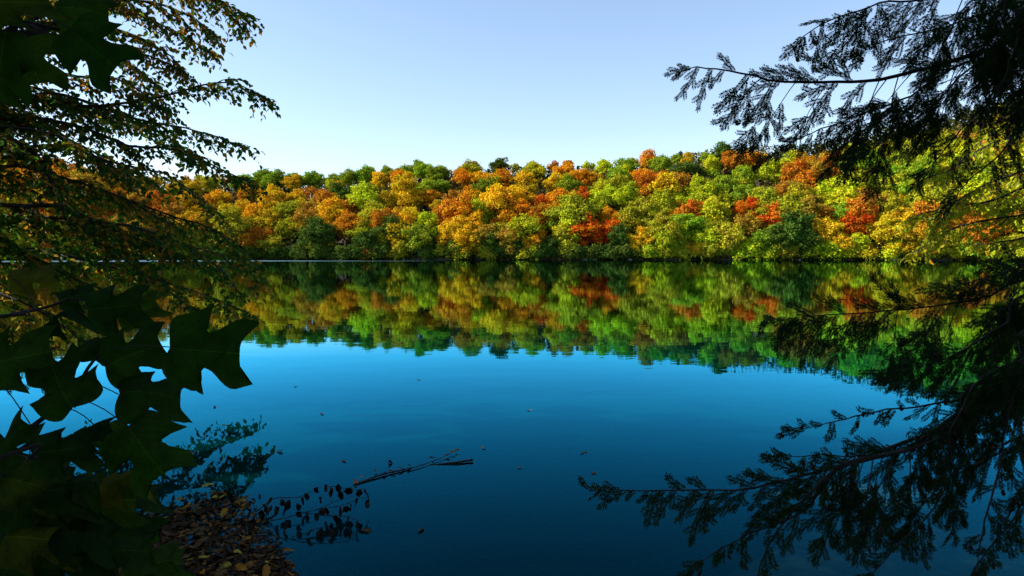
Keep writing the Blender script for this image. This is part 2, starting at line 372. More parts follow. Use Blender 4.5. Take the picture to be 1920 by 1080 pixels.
def trunk_mesh(name, h, r, spread, mat='bark'):
    g = Geo()
    lean = rng.normal(size=2) * .3
    pts = [(0, 0, -.6), (lean[0] * .3, lean[1] * .3, h * .35), (lean[0], lean[1], h * .7), (lean[0] * 1.3, lean[1] * 1.3, h)]
    sp = spline(pts, 8); g.add(*tube(sp, np.linspace(r, r * .25, 8), 7))
    for b in range(7):
        t = .3 + .6 * b / 7; p0 = sp[int(t * 7)]; a = b * 2.4
        e = p0 + np.array([math.cos(a) * spread, math.sin(a) * spread, spread * (.5 + .5 * rng.random())]) * (1.1 - .6 * t)
        mid = (p0 + e) / 2 + rng.normal(size=3) * .15
        g.add(*tube(spline([p0, mid, e], 5), np.linspace(r * .4, r * .08, 5), 5))
    return g.mesh(name, [M[mat]])
ROUND = [crown_mesh('crown', 4.5, 4.6, 7.6, 44, 1.35, 170, .42), crown_mesh('crown', 5.1, 4.2, 7.2, 50, 1.25, 160, .42), crown_mesh('crown', 4.1, 5.2, 7.4, 46, 1.2, 160, .40),
         crown_mesh('crown', 4.7, 5.0, 7.2, 38, 1.6, 200, .44), crown_mesh('crown', 4.3, 4.6, 7.9, 56, 1.1, 130, .40), crown_mesh('crown', 5.3, 4.6, 7.4, 60, 1.15, 135, .42), crown_mesh('crown', 4.3, 5.6, 7.4, 48, 1.3, 165, .42, conical=.5)]
SLIM = [crown_mesh('crown', 1.9, 4.4, 5.8, 16, 1.15, 240, .36), crown_mesh('crown', 2.1, 3.8, 5.4, 15, 1.25, 240, .36)]
BUSH = [crown_mesh('crown', 2.7, 2.0, 2.0, 13, 1.2, 260, .34), crown_mesh('crown', 3.3, 2.2, 2.2, 16, 1.15, 240, .34), crown_mesh('crown', 2.4, 2.8, 2.7, 14, 1.2, 250, .34)]
CONE = [conifer_mesh('crown', 17, 3.6), conifer_mesh('crown', 15, 3.2)]
TR = [trunk_mesh('trunk', 11, .28, 3.0) for _ in range(3)]; TRS = trunk_mesh('trunk', 8, .16, 1.4); TRB = trunk_mesh('trunk', 3, .12, 1.6); TRC = trunk_mesh('trunk', 16, .24, .9)

PAL = {'gold': (.58, .33, .012), 'orange': (.55, .215, .010), 'rust': (.42, .145, .012), 'red': (.52, .09, .008), 'lime': (.40, .42, .014), 'green': (.20, .27, .014),
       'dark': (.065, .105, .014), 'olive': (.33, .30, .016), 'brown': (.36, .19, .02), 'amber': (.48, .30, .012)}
SEEDS = [(505,345,'green'),(467,361,'orange'),(418,372,'gold'),(515,364,'gold'),(502,330,'green'),(553,342,'gold'),(637,361,'dark'),(686,356,'green'),(610,378,'rust'),(713,337,'gold'),
(765,369,'gold'),(802,366,'orange'),(838,396,'rust'),(899,396,'lime'),(624,395,'gold'),(656,418,'orange'),(505,412,'amber'),(483,402,'gold'),(540,425,'olive'),(570,412,'brown'),(702,402,'olive'),
(722,412,'rust'),(767,407,'gold'),(802,424,'lime','s'),(794,460,'lime','b'),(748,450,'gold','s'),(716,458,'lime','b'),(878,445,'gold'),(510,456,'olive'),(597,450,'dark'),(483,445,'rust'),(786,314,'green'),
(745,314,'green'),(813,331,'green'),(881,316,'olive'),(873,333,'orange'),(754,330,'orange'),(588,387,'brown'),(686,326,'green'),(937,310,'dark'),(999,299,'dark'),(1002,318,'lime'),
(980,339,'gold'),(937,337,'orange'),(915,353,'green'),(887,366,'gold'),(948,384,'orange'),(948,412,'orange'),(1015,380,'red'),(1010,404,'rust'),(1004,436,'red','b'),(983,428,'lime'),(862,424,'gold'),
(1058,320,'orange'),(1040,341,'gold'),(1064,345,'green'),(1088,377,'red'),(1045,371,'orange'),(1096,331,'orange'),(1145,368,'lime'),(1118,382,'lime'),(1178,362,'lime'),(1067,423,'lime'),
(1102,428,'red'),(1142,404,'orange'),(1142,434,'red'),(1188,456,'gold','s'),(1165,440,'dark'),(1129,312,'lime'),(1175,312,'green'),(1207,328,'orange'),(1240,334,'rust'),(1243,306,'green'),(1213,297,'orange'),
(1275,287,'dark','c'),(992,300,'dark','c'),(1332,307,'lime'),(1289,320,'dark'),(1351,284,'dark'),(1372,299,'rust'),(1240,374,'lime'),(1297,398,'rust'),(1272,347,'brown'),(1310,352,'lime'),(1351,344,'green'),
(1337,391,'lime'),(1243,425,'olive'),(1229,464,'lime','b'),(1262,453,'olive'),(1289,472,'gold','b'),(1294,420,'green'),(1324,439,'lime'),(1340,467,'lime','b'),(1199,412,'olive'),(1403,297,'orange'),(1451,318,'lime'),
(1495,324,'rust'),(1516,345,'rust'),(1481,354,'brown'),(1392,361,'green'),(1400,395,'red'),(1454,407,'red'),(1558,357,'lime'),(1611,351,'lime'),(1671,333,'green'),(1718,271,'lime'),(1745,259,'olive'),
(1543,401,'rust'),(1575,405,'green'),(1608,398,'rust'),(1602,416,'red'),(1546,434,'amber'),(1662,392,'olive'),(1665,434,'amber'),(1570,450,'gold'),(1608,456,'lime'),(1528,462,'lime','b'),(1682,462,'amber'),
(1736,407,'rust'),(1409,467,'lime','b'),(1383,470,'lime','b'),(1460,473,'amber','b'),(1368,440,'olive'),(1490,440,'dark'),(1770,450,'olive'),(1810,456,'green'),(1855,459,'lime'),(1900,453,'olive'),
(1837,440,'rust'),(1914,320,'green'),(1800,300,'lime'),(1870,270,'green'),(1780,350,'olive'),(1860,370,'lime'),(30,292,'orange'),(95,312,'orange'),(150,328,'rust'),(60,345,'orange'),(5,335,'gold'),
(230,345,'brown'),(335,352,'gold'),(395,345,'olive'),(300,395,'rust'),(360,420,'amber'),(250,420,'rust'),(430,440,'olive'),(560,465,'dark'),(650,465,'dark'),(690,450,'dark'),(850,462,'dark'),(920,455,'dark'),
(970,462,'dark'),(1030,458,'dark'),(1080,465,'dark'),(1130,466,'dark'),(740,428,'dark'),(600,430,'dark'),(680,435,'olive'),(660,385,'rust'),(730,378,'amber'),(640,330,'green'),(590,333,'green'),(120,400,'brown'),(200,380,'rust')]  # dark seeds low at left centre put the shade under the trees into colour
def sky_at(px): return float(np.interp(px, SKY_X, SKY_Y))
def shore_depth(px):
    ys = np.arange(120, 300, 1.0); s = sdist((px - 960) / F * ys, ys)
    i = np.where((s > 0))[0]
    return ys[i[0]] if len(i) else 260.
def solve(px, py, zc):
    """where on the hillside a tree whose crown centre is zc above its foot shows at the pixel px, py"""
    d0 = shore_depth(px) + .3
    ds = np.arange(d0, d0 + 110, 1.0); xs = (px - 960) / F * ds
    h = height(xs, ds); z = h + zc
    pys = 540 - F * (((ds - 0) * up[1] + (z - 1.8) * up[2]) / (ds * fw[1] + (z - 1.8) * fw[2]))
    i = np.where(pys <= py)[0]
    k = i[0] if len(i) else len(ds) - 1
    return xs[k], ds[k], h[k], k == 0
spots = []
for px_ in range(455, 860, 34): SEEDS.append((px_, float(np.interp(px_, SKY_X, SKY_Y)) + 9 + (px_ % 3) * 2, 'lime' if px_ % 4 == 0 else 'green'))
for s in SEEDS: spots.append((s[0], s[1], s[2], s[3] if len(s) > 3 else 't', True))
def nearest(px, py):
    b = min(SEEDS, key=lambda s: ((s[0] - px) / 1.0) ** 2 + ((s[1] - py) * 1.8) ** 2)
    return b[2]
MIXES = {'gold': ['gold', 'amber', 'orange', 'gold'], 'orange': ['orange', 'gold', 'rust'], 'red': ['rust', 'orange', 'olive'], 'lime': ['lime', 'olive', 'lime', 'green'], 'green': ['green', 'lime', 'green', 'olive'],
         'dark': ['dark', 'olive', 'brown', 'green'], 'olive': ['olive', 'amber', 'brown', 'lime'], 'brown': ['brown', 'rust', 'olive', 'amber'], 'rust': ['rust', 'orange', 'brown'], 'amber': ['amber', 'gold', 'olive']}
row = 0
py = 468.0
while py > 220:
    off = 22 if row % 2 else 0
    for px in range(-70 + off, 2010, 42):
        x = px + random.uniform(-11, 11); y = py + random.uniform(-6, 6)
        if y < sky_at(x) + 6: continue
        if any(abs(s[0] - x) < 22 and abs(s[1] - y) < 13 for s in spots): continue
        spots.append((x, y, random.choice(MIXES[nearest(x, y)]), 'b' if py > 460 else 't', False))
    row += 1; py -= 23.5
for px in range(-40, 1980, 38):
    x = px + random.uniform(-9, 9); spots.append((x, 476 + random.uniform(-3, 3), random.choice(['dark', 'dark', 'dark', 'olive'] if x < 1190 else ['lime', 'olive', 'lime', 'amber']), 'b', False))  # shore shade left of centre and sun on the right put into bush colours
# colour words: what a viewer would call each crown
WORDS = {'gold': 'golden', 'orange': 'bright orange', 'rust': 'rust brown', 'red': 'flame red', 'lime': 'yellow green', 'green': 'mid green', 'dark': 'dark green', 'olive': 'olive', 'brown': 'dull brown', 'amber': 'amber'}
def row_word(px, py):
    top = sky_at(px); f = (py - top) / (485 - top)
    return ('on the ridge line' if f < .14 else 'just below the ridge' if f < .34 else 'high on the slope' if f < .52 else 'low on the slope' if f < .75 else 'at the waterline')
def col_word(px):
    c = [(-999, 'beyond the beech'), (230, 'behind the beech branch tips'), (500, 'above the pale ripple lane'), (640, 'left of the slim lime tree'), (800, 'around the slim lime tree'),
         (930, 'left of the red maples'), (1000, 'beside the red maples'), (1110, 'between red maples and ridge pine'), (1215, 'under the tall ridge pine'), (1330, 'left of the twin red maples'), (1420, 'around the twin red maples'),
         (1530, 'below the upper hemlock boughs'), (1650, 'behind the yellow branch tips'), (1790, 'behind the hemlock at the edge')]
    return [b for a, b in c if a <= px][-1]
made = []
for px, py, cn, ty, seeded in spots:
    zc = {'t': 7.6, 's': 5.6, 'b': 2.2, 'c': 7.0}[ty]
    sc = random.choice([.75, .9, 1.0, 1.1, 1.3, 1.45]) * random.uniform(.93, 1.07) if ty == 't' else random.uniform(.85, 1.25) if ty != 'c' else .72
    if ty == 't' and seeded: sc = random.uniform(.9, 1.3)
    if ty == 't' and py < sky_at(px) + 26: sc = random.uniform(.85, 1.02)
    x, y, h, first = solve(px, py, zc * sc)
    if ty == 't' and first:
        sc2 = max(.5, (1.8 + (478 - py) / F * y) / zc); sc = min(sc, sc2)
        if sc < .6: ty = 'b'; sc = 1.1
    if ty == 's' and first: sc = max(.6, min(sc, (1.8 + (478 - py) / F * y) / zc))
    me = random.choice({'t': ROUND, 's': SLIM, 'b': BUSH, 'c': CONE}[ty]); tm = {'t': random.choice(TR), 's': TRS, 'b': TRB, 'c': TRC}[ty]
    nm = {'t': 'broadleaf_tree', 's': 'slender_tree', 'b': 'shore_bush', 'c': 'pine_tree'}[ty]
    t = thing(nm, None, 'bush' if ty == 'b' else 'tree', (x, y, h))
    t.rotation_euler = (random.uniform(-.05, .05), random.uniform(-.05, .05), random.uniform(0, 6.28))
    wd = random.uniform(.95, 1.25); sc *= .86 if ty == 't' else 1; t.scale = (sc * wd, sc * wd, sc)
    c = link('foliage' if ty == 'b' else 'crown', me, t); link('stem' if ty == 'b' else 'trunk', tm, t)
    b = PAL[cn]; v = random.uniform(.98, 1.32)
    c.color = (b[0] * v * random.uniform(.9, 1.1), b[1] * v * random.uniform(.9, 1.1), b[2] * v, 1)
    made.append((t, px, py, cn, ty, sc))
# labels: colour, kind, row on the slope, stretch of shore; ties are split by size and neighbour
KIND = {'t': 'broadleaf tree', 's': 'slender young tree', 'b': 'low bush', 'c': 'pine'}
cells = {}
for r in made: cells.setdefault((r[3], r[4], row_word(r[1], r[2]), col_word(r[1])), []).append(r)
ORD = ['leftmost', 'second from left', 'third from left', 'fourth from left', 'fifth from left', 'sixth from left', 'seventh from left', 'eighth from left', 'ninth from left', 'tenth from left', 'eleventh from left', 'twelfth from left', 'thirteenth from left', 'fourteenth from left']
for (cn, ty, rw, cw), L_ in cells.items():
    L_.sort(key=lambda r: r[1])
    for k, r in enumerate(L_):
        w_ = '' if len(L_) == 1 else (('left one: ' if k == 0 else 'right one: ') if len(L_) == 2 else ORD[min(k, 13)] + ': ')
        r[0]['label'] = f"{w_}{WORDS[cn]} {KIND[ty]} {rw} {cw}" if len(f"{w_}{WORDS[cn]} {KIND[ty]} {rw} {cw}".replace('-', ' ').split()) <= 16 else f"{w_}{WORDS[cn]} tree {rw} {cw}"
        r[0]['group'] = {'t': 'autumn trees on the far hillside', 's': 'slender trees on the far shore', 'b': 'bushes along the far waterline', 'c': 'pines on the far ridge'}[ty]
# undergrowth filling the far wood between and under the crowns, down to the waterline
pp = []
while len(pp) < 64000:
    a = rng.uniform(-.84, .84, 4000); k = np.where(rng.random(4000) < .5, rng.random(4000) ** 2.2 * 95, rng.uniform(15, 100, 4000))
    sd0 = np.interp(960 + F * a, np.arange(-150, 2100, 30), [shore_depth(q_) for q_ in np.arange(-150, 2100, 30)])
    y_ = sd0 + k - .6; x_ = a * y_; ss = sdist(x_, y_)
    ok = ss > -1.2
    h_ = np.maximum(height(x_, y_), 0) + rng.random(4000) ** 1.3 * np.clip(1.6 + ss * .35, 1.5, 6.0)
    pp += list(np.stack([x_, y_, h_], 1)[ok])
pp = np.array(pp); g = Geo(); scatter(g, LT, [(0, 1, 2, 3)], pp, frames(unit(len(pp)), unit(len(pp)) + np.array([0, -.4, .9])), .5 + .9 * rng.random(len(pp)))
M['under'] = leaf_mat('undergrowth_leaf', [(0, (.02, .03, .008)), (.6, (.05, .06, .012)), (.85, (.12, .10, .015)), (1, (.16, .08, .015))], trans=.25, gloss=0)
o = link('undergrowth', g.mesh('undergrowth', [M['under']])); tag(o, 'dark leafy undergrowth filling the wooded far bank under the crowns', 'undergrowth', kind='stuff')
# the small crowns that close the canopy between the larger trees and along the ridge, too many to count
FC = ['gold', 'orange', 'lime', 'green', 'olive', 'amber', 'rust']
for c_ in FC:
    b = PAL[c_]; M['fill_' + c_] = leaf_mat('canopy_' + c_, [(0, tuple(x * .65 for x in b)), (.5, b), (1, (min(1, b[0] * 1.2), b[1] * 1.35, b[2] * 1.2))], trans=.3, gloss=0)
g = Geo(); mi = []
for row_ in range(7):
    for px in range(-60, 1990, 34 if row_ == 0 else 58):
        x = px + random.uniform(-12, 12); top = sky_at(x)
        py = top + 7 + random.uniform(-2, 3) if row_ == 0 else top + 12 + row_ * (455 - top) / 7 + random.uniform(-9, 9) - 14
        if py > 452: continue
        X_, Y_, h_, f_ = solve(x, py, 6.5)
        if f_: continue
        cn = random.choice(MIXES[nearest(x, py)]); cn = {'red': 'rust', 'dark': 'green', 'brown': 'amber'}.get(cn, cn)
        rr_ = random.uniform(2.4, 3.8)
        for l in range(9):
            c0 = np.array([X_, Y_, h_ + 6.2]) + unit(1)[0] * np.array([1, 1, .7]) * rr_ * .62; n = 75
            u = unit(n); u[:, 2] = np.abs(u[:, 2]) * np.where(rng.random(n) < .8, 1, -1)
            pos = c0 + u * rr_ * .48 * (1 + rng.normal(size=n) * .2)[:, None]
            N = u + rng.normal(size=(n, 3)) * .55
            scatter(g, LT, [(0, 1, 2, 3)], pos, frames(np.cross(N, unit(n)), N), .46 * (.6 + .8 * rng.random(n))); mi.append(np.full(n, FC.index(cn)))
o = link('woodland_canopy', g.mesh('woodland_canopy', [M['fill_' + c_] for c_ in FC], midx=np.concatenate(mi)))
tag(o, 'mass of small autumn crowns closing the canopy between the larger hillside trees', 'woodland canopy', kind='stuff')
# bare white tree standing on the far slope
x, y, h, _ = solve(584, 372, 6)
t = thing('bare_tree', 'small bare white-limbed tree standing among orange crowns on the far slope', 'tree', (x, y, h))
link('trunk', trunk_mesh('bare_trunk', 8.5, .2, 3.2, 'pale_bark'), t)

# pale stones and drift logs along the far waterline
def blob(name, r, sq, mat, n=7):
    g = Geo(); vs = []
    for a in range(n + 1):
        ph = math.pi * a / n
        for b in range(8):
            th = b * math.pi / 4; k = r * (1 + .22 * math.sin(3 * th + a) + .12 * rng.normal())
            vs.append((k * math.sin(ph) * math.cos(th), k * math.sin(ph) * math.sin(th), k * math.cos(ph) * sq))
    fs = [(a * 8 + b, a * 8 + (b + 1) % 8, (a + 1) * 8 + (b + 1) % 8, (a + 1) * 8 + b) for a in range(n) for b in range(8)]
    g.add(vs, fs); return g.mesh(name, [M[mat]], smooth=True)
ROCKS = [blob('rock', .6, .5, 'rock'), blob('rock', .5, .6, 'rock')]
RL = [(1098, 'pale boulder at the waterline under the red maples'), (1113, 'small grey rock right of the pale boulder under the red maples'), (1181, 'grey rock at the foot of the slender golden waterline tree'), (1203, 'pale flat rock right of the slender golden waterline tree'),
      (795, 'small pale rock at the foot of the slim lime waterline tree'), (758, 'pale rock in the dark under the golden waterline tree'), (1500, 'pale rock at the waterline right of the twin red maples'), (1622, 'long pale rock on the sunny shore below the hemlock boughs')]
for px, lb in RL:
    d = shore_depth(px) - .3; x = (px - 960) / F * d
    o = link('shore_rock', random.choice(ROCKS), loc=(x, d, .15)); o.scale = (random.uniform(.8, 1.9), .8, random.uniform(.6, 1)); o.rotation_euler = (0, 0, random.random() * .5)
    tag(o, lb, 'rock', 'rocks along the far waterline')

# ------------------------------------------------------------------ trees on the near bank behind the viewer: they shade it
NB = [(-7.5, .3, .72), (-11, .4, 1.0), (-15, -.2, 1.15), (-20, -1.2, 1.4), (-10, -4.4, 1.1), (-15, -5, 1.2), (-6, -6.2, 1.2), (-3, -8, 1.2), (1.5, -6.5, 1.2), (7, -3, 1.1), (12, 1, .9), (-22, -8, 1.3)]
near_names = []
for k, (x, y, sc_) in enumerate(NB):
    t = thing('bank_tree', None, 'tree', (x, y, hz(x, y)), 'trees on the near bank'); t.scale = (sc_,) * 3; t.rotation_euler = (0, 0, k * 1.3)
    t['label'] = 'tall leafy tree on the near bank behind the viewer'
    c = link('crown', ROUND[k % 7], t); c.color = (*PAL[['green', 'olive', 'amber'][k % 3]], 1); link('trunk', TR[k % 3], t)

# ------------------------------------------------------------------ small leaf templates
def leaf_tpl(L_, W, droop=.15, fold=.18):
    v = [(0, 0, 0), (W * .42, L_ * .25, fold * W), (W * .5, L_ * .5, fold * W), (W * .26, L_ * .8, 0), (0, L_, -droop * L_), (-W * .26, L_ * .8, 0), (-W * .5, L_ * .5, fold * W), (-W * .42, L_ * .25, fold * W), (0, L_ * .5, 0)]
    f = [(0, 1, 8), (1, 2, 8), (2, 3, 8), (3, 4, 8), (4, 5, 8), (5, 6, 8), (6, 7, 8), (7, 0, 8)]
    return np.array(v), np.array(f)
OV, OF = leaf_tpl(1.0, .58)

def twigs(path, every, length, droop, spread, up_=np.array([0, 0, 1.]), start=.1, taper=.35, side_jit=.5):
    """side twigs along a bough: list of (points)"""
    seg = np.linalg.norm(np.diff(path, axis=0), axis=1); cum = np.r_[0, np.cumsum(seg)]; tot = cum[-1]
    out = []; s = tot * start; k = 0
    while s < tot:
        i = min(len(path) - 2, int(np.searchsorted(cum, s) - 1)); i = max(i, 0)
        u = (s - cum[i]) / (seg[i] + 1e-9); p = path[i] * (1 - u) + path[i + 1] * u
        T = path[i + 1] - path[i]; T = T / np.linalg.norm(T)
        side = np.cross(T, up_); side /= np.linalg.norm(side) + 1e-9
        sg = 1 if k % 2 else -1
        d = T * math.cos(spread) + side * sg * math.sin(spread) + rng.normal(size=3) * side_jit * .3
        d /= np.linalg.norm(d)
        l = length * (1 - (1 - taper) * s / tot) * (.6 + .7 * rng.random())
        n = 5; t = np.linspace(0, 1, n)[:, None]
        pts = p + d * t * l + np.array([0, 0, -1.]) * (t ** 2) * l * droop + rng.normal(size=(n, 3)) * l * .02 * t
        out.append(pts); s += every * (.6 + .8 * rng.random()); k += 1
    out.append(np.vstack([path[-3:], path[-1:] + (path[-1] - path[-2]) * .4])[:]) 
    return out
def leaf_rows(path, every, size, tilt=.5, hang=.5):
    """positions, directions, normals for alternate leaves along a twig"""
    seg = np.linalg.norm(np.diff(path, axis=0), axis=1); cum = np.r_[0, np.cumsum(seg)]; tot = cum[-1]
    n = max(2, int(tot / every)); s = np.linspace(tot * .08, tot, n)
    pos = np.stack([np.interp(s, cum, path[:, k]) for k in range(3)], 1)
    T = np.stack([np.interp(np.minimum(s + .01, tot), cum, path[:, k]) for k in range(3)], 1) - np.stack([np.interp(np.maximum(s - .01, 0), cum, path[:, k]) for k in range(3)], 1)
    T /= np.linalg.norm(T, axis=1)[:, None] + 1e-9
    side = np.cross(T, np.array([0, 0, 1.])); side /= np.linalg.norm(side, axis=1)[:, None] + 1e-9
    sg = np.where(np.arange(n) % 2, 1, -1)[:, None]
    D = T * .75 + side * sg * .9 + np.array([0, 0, -hang]) + rng.normal(size=(n, 3)) * tilt * .5
    N = np.array([0, 0, 1.]) + rng.normal(size=(n, 3)) * tilt
    return pos, D, N
def leafy_bough(root, px_pts, mat, name='bough', r0=.03, every=.2, tw=.8, droop=.25, leaf=.08, lev=.05, sub=True, hang=.5, tilt=.5, single=0, start=.1, leafname='leaf', gold=0.0, trunkpt=None):
    pts = [P(*p) for p in px_pts]
    if trunkpt is not None: pts = [np.array(trunkpt)] + pts
    path = spline(pts, 22)
    path += np.vstack([np.zeros(3), np.cumsum(rng.normal(size=(21, 3)) * .008, axis=0)])
    wood = Geo(); wood.add(*tube(path, np.linspace(r0, .005, len(path)), 6))
    t1 = twigs(path, every, tw, droop, R(48), start=start)
    rows = []
    for t in t1:
        wood.add(*tube(t, np.linspace(r0 * .22 + .002, .0015, len(t)), 4))
        rows.append(leaf_rows(t, lev, leaf, tilt, hang))
        if sub:
            for t2 in twigs(t, .11, tw * .4, droop, R(45), start=.25)[:-1]:
                wood.add(*tube(t2, np.linspace(.0025, .001, len(t2)), 3))
                rows.append(leaf_rows(t2, lev, leaf, tilt, hang))
    pos = np.vstack([r[0] for r in rows]); D = np.vstack([r[1] for r in rows]); N = np.vstack([r[2] for r in rows])
    o = link(name, wood.mesh(name, [M['dark_bark']], smooth=True), root)
    sc = leaf * (.65 + .6 * rng.random(len(pos)))
    Mx = frames(D, N)
    # the leaves nearest the tip of the bough are leaves of their own
    idx = np.arange(len(pos)); pick = np.zeros(len(pos), bool)
    if single:
        dd = np.linalg.norm(pos - path[-1], axis=1); pick[np.argsort(dd)[:single]] = True
        for q in np.where(pick)[0]:
            lo = link(leafname, LEAFME[mat], o)
            mw = Matrix([[*(Mx[q][a] * sc[q]), pos[q][a]] for a in range(3)] + [[0, 0, 0, 1]])
            lo.matrix_local = mw
    g = Geo(); scatter(g, OV, OF, pos[~pick], Mx[~pick], sc[~pick])
    mats = [M[mat]]; midx = None
    if gold:
        mats.append(M['beech_gold']); nf = (~pick).sum(); midx = np.repeat((rng.random(nf) < gold).astype(int), len(OF))
    fo = link('foliage', g.mesh('foliage', mats, midx=midx), o); fo['kind'] = 'stuff'
    return path
LEAFME = {k: mesh('leaf', OV, OF, [M[k]]) for k in ('beech_leaf', 'yellow_leaf')}

# ------------------------------------------------------------------ beech overhanging from the left
bx, by = -9.2, 9.0
beech = thing('beech_tree', 'tall beech leaning over the lake, its dark drooping branches flecked with gold', 'tree', (0, 0, 0))
g = Geo(); tp_ = spline([(bx, by, hz(bx, by) - .3), (bx + .15, by, 2.5), (bx + .1, by + .2, 5), (bx + .5, by + .1, 8), (bx + .4, by, 11)], 12)
g.add(*tube(tp_, np.linspace(.24, .08, 12), 10)); link('trunk', g.mesh('trunk', [M['bark']], smooth=True), beech)
def tk(z): return (bx + .12, by + .05, z)
BB = [  # trunk height, bough through these picture points and depths, gold share
 (7.4, [(-60, -20, 9.5), (150, -30, 9.6), (300, -25, 9.8), (400, 5, 10), (470, 38, 10)], .35),
 (6.6, [(-80, 60, 9.2), (120, 20, 9.2), (260, 10, 9.3), (360, 40, 9.5), (400, 75, 9.6)], .5),
 (6.4, [(-60, 110, 9.2), (100, 80, 9.4), (220, 85, 9.7), (300, 110, 9.9), (345, 130, 10)], .5),
 (5.6, [(-60, 170, 9.0), (55, 176, 9.0), (165, 198, 9.3), (300, 178, 9.6), (420, 150, 9.9), (500, 180, 10.2)], .05),
 (5.2, [(-40, 190, 9.6), (100, 170, 9.8), (240, 215, 10), (360, 240, 10.2), (448, 266, 10.4)], .05),
 (5.0, [(-60, 208, 8.8), (65, 220, 9.0), (165, 240, 9.1), (240, 270, 9.2), (330, 280, 9.4), (440, 330, 9.6), (465, 335, 9.6)], .08),
 (4.6, [(-60, 230, 8.2), (50, 280, 8.4), (90, 325, 8.5), (108, 370, 8.6), (200, 420, 8.8), (330, 470, 9.2)], .2),
 (4.2, [(-80, 270, 9.6), (100, 270, 9.8), (210, 300, 10), (310, 320, 10.2), (400, 390, 10.4)], .4),
 (3.8, [(-80, 310, 9.0), (40, 320, 9.1), (130, 345, 9.2), (240, 380, 9.4), (345, 440, 9.6)], .5),
 (3.4, [(-80, 350, 9.8), (80, 350, 10), (200, 370, 10.2), (300, 400, 10.4), (420, 440, 10.6), (490, 520, 10.6)], .15),
 (2.9, [(-60, 420, 8.6), (80, 414, 8.7), (190, 423, 8.8), (300, 450, 9.2), (400, 500, 9.5), (450, 560, 9.8)], .1),
 (2.7, [(-60, 470, 9.4), (60, 470, 9.6), (180, 500, 9.9), (300, 530, 10.1), (400, 560, 10.3), (465, 585, 10.3)], .1),
 (3.1, [(-40, 380, 8.2), (110, 390, 8.5), (165, 450, 8.7), (215, 480, 8.9), (290, 538, 9.1), (370, 590, 9.4)], .15),
 (2.4, [(-90, 500, 9.2), (0, 470, 9.2), (60, 480, 9.2), (140, 520, 9.3), (230, 560, 9.4)], .4),
 (2.1, [(-90, 560, 8.8), (0, 550, 8.8), (90, 590, 8.8), (160, 640, 8.9)], .2),
 (6.0, [(-90, 130, 8.6), (40, 120, 8.6), (130, 140, 8.8), (230, 150, 9), (300, 200, 9.2)], .3),
 (8.0, [(-90, -60, 8.8), (60, -60, 9), (200, -70, 9.2), (340, -60, 9.6)], .3),
 (4.4, [(-90, 250, 8.4), (0, 240, 8.4), (80, 250, 8.5), (170, 290, 8.7), (250, 340, 8.9)], .35),
 (5.4, [(-90, 150, 10.6), (60, 160, 10.8), (180, 210, 11), (290, 240, 11.1), (370, 290, 11.2)], .2),
 (4.9, [(-90, 200, 10.4), (40, 210, 10.5), (140, 270, 10.6), (220, 310, 10.7), (290, 350, 10.8)], .35),
 (7.0, [(-60, 20, 10), (150, 0, 10), (270, 35, 10.1), (350, 80, 10.2), (385, 105, 10.2)], .4),
 (6.9, [(-60, 60, 9.6), (120, 45, 9.8), (230, 60, 10), (310, 100, 10.1), (340, 140, 10.2)], .4),
 (7.6, [(-60, 0, 10), (180, -40, 10), (330, -20, 10.1), (420, 20, 10.2), (450, 60, 10.2)], .3),
 (6.2, [(-90, 90, 10.6), (90, 60, 10.7), (200, 100, 10.8), (280, 160, 10.9)], .4),
 (3.6, [(-90, 390, 10.2), (60, 400, 10.3), (220, 440, 10.6), (360, 460, 10.8), (470, 490, 10.9)], .1),
]
for k, (zt, pts, gd) in enumerate(BB):
    leafy_bough(beech, pts, 'beech_leaf', r0=.035, every=.105 if zt > 4.5 else .135, tw=.85, droop=.3, leaf=.090, lev=.050, single=16 if k < 18 else 10, gold=gd * (.95 if zt > 5.5 else .6), trunkpt=tk(zt), start=.1, hang=.35, tilt=.75)  # gold leaves; the larger share on upper boughs stands in for backlight

# ------------------------------------------------------------------ sunlit yellow-green tree at the right
yx, yy = 8.2, 6.2
yt = thing('young_elm_tree', 'young tree with sunlit yellow green leaves hanging behind the dark hemlock', 'tree')
g = Geo(); g.add(*tube(spline([(yx, yy, hz(yx, yy) - .2), (yx, yy + .1, 3), (yx + .2, yy, 6.5)], 9), np.linspace(.12, .03, 9), 8)); link('trunk', g.mesh('trunk', [M['bark']], smooth=True), yt)
YB = [(2.6, [(2080, 330, 6.4), (1950, 340, 6.5), (1850, 370, 6.6), (1760, 385, 6.7), (1705, 402, 6.8)]),
      (2.2, [(2060, 400, 6.3), (1930, 400, 6.4), (1830, 415, 6.6), (1760, 440, 6.7), (1705, 470, 6.8)]),
      (3.2, [(2060, 240, 6.3), (1960, 250, 6.3), (1880, 280, 6.4), (1800, 320, 6.5), (1745, 345, 6.6)]),
      (3.6, [(2060, 190, 6.6), (1960, 190, 6.7), (1890, 220, 6.8), (1830, 260, 6.9)]),
      (4.2, [(2060, 130, 6.4), (1970, 140, 6.4), (1900, 170, 6.4), (1850, 200, 6.5)]),
      (2.9, [(2060, 290, 6.7), (1970, 300, 6.8), (1900, 330, 6.9), (1840, 370, 7)]),
      (3.4, [(2060, 210, 6.0), (1960, 220, 6.1), (1880, 260, 6.2), (1810, 300, 6.3), (1770, 330, 6.3)]), (3.0, [(2060, 300, 5.9), (1960, 310, 6), (1880, 330, 6.1), (1800, 370, 6.2), (1740, 430, 6.3)]),
      (1.9, [(2080, 440, 6.7), (1980, 430, 6.8), (1890, 445, 6.9), (1820, 450, 7)])]
for k, (zt, pts) in enumerate(YB):
    leafy_bough(yt, pts, 'yellow_leaf', r0=.018, every=.055, tw=.42, droop=.4, leaf=.058, lev=.034, single=20, trunkpt=(yx, yy, zt), hang=.6, tilt=.8, sub=True)

